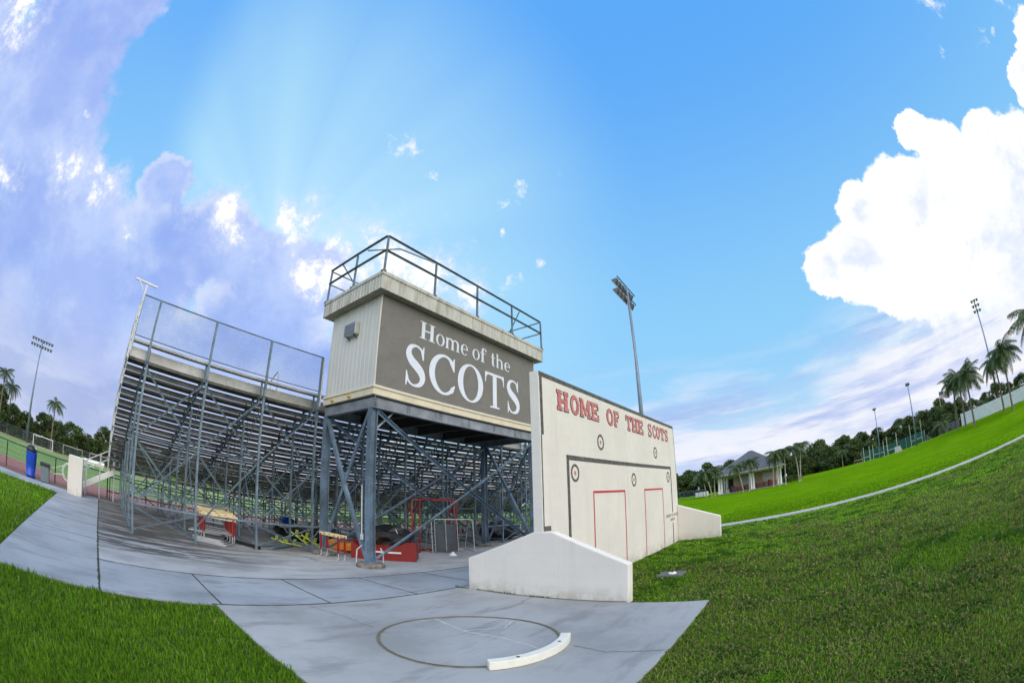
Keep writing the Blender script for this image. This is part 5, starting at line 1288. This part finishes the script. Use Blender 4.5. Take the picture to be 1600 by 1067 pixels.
# clipped hedge right of the pavilion and bin shelter left
hx, hy = pol(89.9, 70)
V, F_, T_ = leaf_cloud([(hx + k * .35 - 1.6, hy + .3 * (j), tz(hx, hy) + .35 + .35 * i) for k in range(10) for j in range(2) for i in range(2)], [.35] * 40, 60, .09, 5)
o = npmesh('hedge', V, [F_], leafA, T_ * .9); tag(o, 'low clipped hedge to the right of the pavilion', 'hedge')
# low chain fence and white tank by the wall end
t = thing('low_fence', 'low grey chain link fence beyond the end of the cream wall', 'fence', (-14, 62, 0))
for k in range(6):
    x, y = pol(104.6 - k * .62, 66 + k * 1.0); b = MB(); b.tube((x, y, tz(x, y)), (x, y, tz(x, y) + 1.2), .03, 6); b.build('post', galv, t)
pa = pol(104.6, 66); pc = pol(104.6 - 5 * .62, 71); b = MB(); chain(b, pa, pc, tz(*pa), tz(*pc), 1.15, .16, .007); b.tube(pa + (tz(*pa) + 1.18,), pc + (tz(*pc) + 1.18,), .025, 6); b.build('fence_mesh', galv, t)
x, y = pol(101.7, 78); b = MB(); b.box(x - 1.1, y - .4, tz(x, y) - .1, x + 1.1, y + .4, tz(x, y) + .75); tag(b.build('utility_box', white, bevel=.05), 'low white utility box between the fence and the pavilion', 'utility box')

# ------------------------------------------------------------------ flood lights
def floodlamp(b1, b2, c, d, s_=.28):
    d = Vector(d).normalized(); c = Vector(c)
    b1.tube(c, c + d * s_ * 1.0, s_ * .35, 10, s_ * .78); b2.tube(c + d * (s_ * 1.0), c + d * (s_ * 1.06), s_ * .74, 10, s_ * .74)
def flood_pole(label, az, r, ztop, ang, nrow, ncol, wid, rowgap, lamp, base_r, toward, group=None, offs=0.0, cat='floodlight', zbase=None, tops=None):
    x, y = pol(az, r); z0 = tz(x, y) if zbase is None else zbase
    t = thing('floodlight_pole', label, cat, (x, y, z0), group)
    b = MB(); b.tube((0, 0, 0), (0, 0, ztop - z0), base_r, 12, base_r * .5); b.build('pole', poleS, t, True, world=False)
    ca, sa = math.cos(R(ang)), math.sin(R(ang)); td = Vector((math.cos(R(toward)), math.sin(R(toward)), -.75))
    H = ztop - z0
    for j in range(nrow):
        z = H - .1 - j * rowgap
        b = MB(); b.bar((-ca * wid / 2, -sa * wid / 2, z), (ca * wid / 2, sa * wid / 2, z), .10, .10); b.build('crossarm', black if nrow > 1 else poleS, t, world=False)
        for i in range(ncol):
            u = -wid / 2 + wid * (i + .5) / ncol; b1, b2 = MB(), MB()
            c = (ca * u + td.x * .15, sa * u + td.y * .15, z - .12); floodlamp(b1, b2, c, td, lamp)
            q = b1.build('lamp', lampbk, t, world=False); b2.build('lamp_glass', lampgl, q, world=False)
    b = MB(); b.box(-.25, -.15, 1.2, .0 - base_r + .02, .15, 1.8) ; b.build('control_box', poleS, t, world=False)
    return t
flood_pole('tall grey floodlight mast rising behind the cream wall', 108.75, 50, 27.3, 92, 2, 6, 6.4, 1.3, .62, .30, 190)
flood_pole('floodlight mast with two rows of lamps beyond the left track', -168.93, 82, 16.8, 97, 2, 8, 4.9, .95, .30, .24, 0)
flood_pole('dark floodlight mast standing behind the coconut palms', 60.0, 92, 22.6, 160, 3, 3, 2.0, 1.0, .34, .26, 250)
flood_pole('slim pole with paired lamps in front of the green screen, nearer one', 72.47, 80, 11.6, 165, 1, 2, .9, .5, .30, .17, 250, 'slim lamp poles by the green screen')
flood_pole('slim pole with paired lamps at the left end of the green screen', 77.65, 105, 11.7, 165, 1, 2, .9, .5, .32, .17, 250, 'slim lamp poles by the green screen')

# ------------------------------------------------------------------ screens, fences and goals at the far end
def panel_fence(name, label, cat, A, C, h, step, mp, mpost, thick=.04, board=False):
    a = Vector(A); c = Vector(C); ln_ = (c - a).length; d = (c - a) / ln_; n_ = int(ln_ / step)
    t = thing(name, label, cat, (A[0], A[1], tz(*A)))
    for k in range(n_ + 1):
        p = a + d * (ln_ * k / n_); z = tz(p.x, p.y); b = MB(); b.bar((p.x, p.y, z - .2), (p.x, p.y, z + h + .05), .09, .09, (0, 1, 0)); b.build('post', mpost, t)
        if k < n_:
            q = a + d * (ln_ * (k + 1) / n_); z2 = tz(q.x, q.y); nn = Vector((-d.y, d.x)) * thick / 2; b = MB()
            P = [(p.x - nn.x, p.y - nn.y, z + .04), (q.x - nn.x, q.y - nn.y, z2 + .04), (q.x + nn.x, q.y + nn.y, z2 + .04), (p.x + nn.x, p.y + nn.y, z + .04)]
            P += [(x_, y_, z_ + h - .04) for x_, y_, z_ in P]; b.add(P, [(0, 3, 2, 1), (4, 5, 6, 7), (0, 1, 5, 4), (1, 2, 6, 5), (2, 3, 7, 6), (3, 0, 4, 7)])
            if board:
                m_ = 12
                for s2 in range(1, m_):
                    e_ = p.lerp(q, s2 / m_); b.bar((e_.x - nn.x * 1.4, e_.y - nn.y * 1.4, z + .05), (e_.x - nn.x * 1.4, e_.y - nn.y * 1.4, z + h - .06), .02, .02, (0, 1, 0))
            b.build('panel', mp, t)
    return t
vinyl = mat('white vinyl fence', (.82, .84, .88), .5, 0, .06, 2, col2=(.70, .72, .76), cs=3)
panel_fence('white_fence', 'long white boarded fence along the top of the grass bank', 'fence', pol(65.7, 76), pol(42, 70), 1.85, 2.4, vinyl, vinyl, .04, True)
panel_fence('screen_fence', 'dark green windscreen fence along the far end of the lawn', 'fence', pol(80.2, 128), pol(71.2, 118), 2.7, 3.0, greenscreen, galv_pale)
panel_fence('screen_fence', 'black mesh fence between the green screen and the bank', 'fence', pol(71.0, 112), pol(66.0, 78), 1.3, 3.0, slate_mesh, black)
def sports_goal(label, p0, p1, h, hbar, r=.06, m=white, group=None):
    t = thing('post_goal', label, 'goal', ((p0[0] + p1[0]) / 2, (p0[1] + p1[1]) / 2, 0), group)
    for p in (p0, p1):
        z = tz(*p); b = MB(); b.tube(p + (z,), p + (z + h,), r, 8); b.build('goal_post', m, t)
    b = MB(); b.tube(p0 + (tz(*p0) + hbar,), p1 + (tz(*p1) + hbar,), r, 8); b.build('crossbar', m, t); return t
G1 = 'training goals before the green screen'
for k, (a, c, r, h, lab) in enumerate(((79.9, 79.1, 112, 3.4, 'slim white goal farthest left before the green screen'), (78.6, 77.1, 110, 3.4, 'slim white goal second from the left before the green screen'), (76.6, 75.2, 104, 4.2, 'tall white goal behind the lamp pole before the green screen'), (73.2, 71.6, 100, 4.6, 'tall white goal at the right of the green screen'))):
    sports_goal(lab, pol(a, r), pol(c, r - 1), h, 1.1 if k else 1.0, .055, mat('cream goal tube', (.62, .60, .52), .5, .1, .1, 4), G1)
x, y = pol(75.0, 98); z = tz(x, y); b = MB(); b.extr([(x - .9, y, z), (x + .9, y, z), (x + .4, y, z + 1.25), (x - .9, y, z + 1.25)], (0, .7, 0)); tag(b.build('rebound_board', mat('pale board', (.5, .5, .48), .6)), 'pale slanted rebound board at the foot of the white goals', 'board')
# hurdles far off
for k in range(3):
    x, y = pol(81.0 - .35 * k, 118); o = copy_tree(hp); o.location = (x, y, tz(x, y)); o.scale = (1.1,) * 3; o.rotation_euler = (0, 0, -.1); tag(o, ('left', 'middle', 'right')[k] + ' hurdle of the three standing far off left of the green screen', None, 'hurdles far across the lawn')
# flag
fx_, fy_ = pol(68.35, 125); fg = thing('flagpole', 'white flagpole rising above the far trees', 'flagpole', (fx_, fy_, tz(fx_, fy_)))
ztop = EYE + 125 * math.tan(R(4.75)); b = MB(); b.tube((fx_, fy_, 0), (fx_, fy_, ztop), .07, 8, .04); b.build('pole', white, fg); b = MB(); b.lathe((fx_, fy_, ztop), [(.04, 0), (.09, .06), (.04, .14)], 10); b.build('finial', mat('gilt', (.6, .45, .1), .3, .8), fg)
fl_ = thing('flag', 'American flag with stars and stripes flying from the pole', 'flag', (fx_, fy_, ztop))
fr_ = Vector((math.sin(R(68.35)), -math.cos(R(68.35)), 0)); bk = Vector((math.cos(R(68.35)), math.sin(R(68.35)), 0))
def fpt(u, v_): a = u * 3.2; p = Vector((fx_, fy_, ztop - .15)) + fr_ * (a + .07) + bk * (.12 * math.sin(u * 7)) + Vector((0, 0, -v_ * 1.75 + .12 * math.sin(u * 6) - .35 * u)); return p
for k in range(13):
    b = MB()
    for j in range(12):
        u0, u1 = j / 12, (j + 1) / 12; 
        if k < 7 and u1 <= .42: continue
        b.add([fpt(u0, k / 13), fpt(u1, k / 13), fpt(u1, (k + 1) / 13), fpt(u0, (k + 1) / 13)], [(0, 1, 2, 3)])
    b.build('stripe', redpaint if k % 2 == 0 else white, fl_)
b = MB()
for j in range(5): b.add([fpt(j / 12, 0), fpt((j + 1) / 12, 0), fpt((j + 1) / 12, 7 / 13), fpt(j / 12, 7 / 13)], [(0, 1, 2, 3)])
cn = b.build('canton', mat('navy cloth', (.02, .03, .16), .8), fl_)
b = MB()
for i in range(9):
    for j in range(6 if i % 2 == 0 else 5):
        c = fpt((j + (.5 if i % 2 == 0 else 1.0)) / 14.4, (i + .7) / 9.6 * 7 / 13) - bk * .012; P = []
        for k in range(10):
            a = math.pi / 2 + k * math.pi / 5; rr = .055 if k % 2 == 0 else .022; P.append(c + fr_ * rr * math.cos(a) + Vector((0, 0, rr * math.sin(a))))
        b.add(P, [tuple(range(10))])
b.build('stars', white, cn)

# ------------------------------------------------------------------ beyond the playing field
def soccer_goal(label, y0, y1, x, h, m=white, net=False, dep=-1.2):
    t = thing('soccer_goal', label, 'goal', (x, (y0 + y1) / 2, 0), 'soccer goals beyond the field')
    b = MB(); b.path([(x, y0, 0), (x, y0, h), (x, y1, h), (x, y1, 0)], .06, 8); b.build('goal_frame', m, t)
    b = MB(); b.path([(x, y0, h), (x + dep, y0, .05), (x + dep, y1, .05), (x, y1, h)], .035, 6); b.path([(x, y0, .05), (x + dep, y0, .05)], .035); b.path([(x, y1, .05), (x + dep, y1, .05)], .035); b.build('back_stay', m, t)
    b = MB()
    for k in range(15):
        y = y0 + (y1 - y0) * k / 14; b.bar((x, y, h), (x + dep, y, .05), .012, .012)
    for k in range(6): z = h * k / 6; b.bar((x + dep * (1 - k / 6), y0, z + .05), (x + dep * (1 - k / 6), y1, z + .05), .012, .012)
    b.build('net', slate_mesh, t)
    return t
soccer_goal('white soccer goal beyond the track, beside the floodlight mast', -14.2, -10.1, -79.5, 1.75)
soccer_goal('weathered soccer goal right of the white one', -8.3, -4.2, -84, 1.7, mat('tan goal frame', (.38, .33, .25), .6))
soccer_goal('weathered soccer goal seen past the ramp rails', -2.6, 2.4, -84, 1.7, MATS['tan goal frame'])
chain_fence('grey chain link fence along the far side of the track', -87.5, -60, 60, 1.8, 6, galv, .35, .012)
for k, (y, lab) in enumerate(((-1.2, 'white slatted bench on the far side of the field seen over the ramp'),)):
    t = thing('bench', lab, 'bench', (-60, y, 0)); b = MB(); b.box(-60.3, y - 1.6, .42, -59.9, y + 1.6, .5); b.build('seat', white, t); b = MB(); b.box(-60.36, y - 1.6, .6, -60.3, y + 1.6, .95); b.build('backrest', white, t)
    for s_ in (-1.3, 0, 1.3): b = MB(); b.bar((-60.1, y + s_, 0), (-60.1, y + s_, .42), .08, .08, (0, 1, 0)); b.build('leg', white, t)
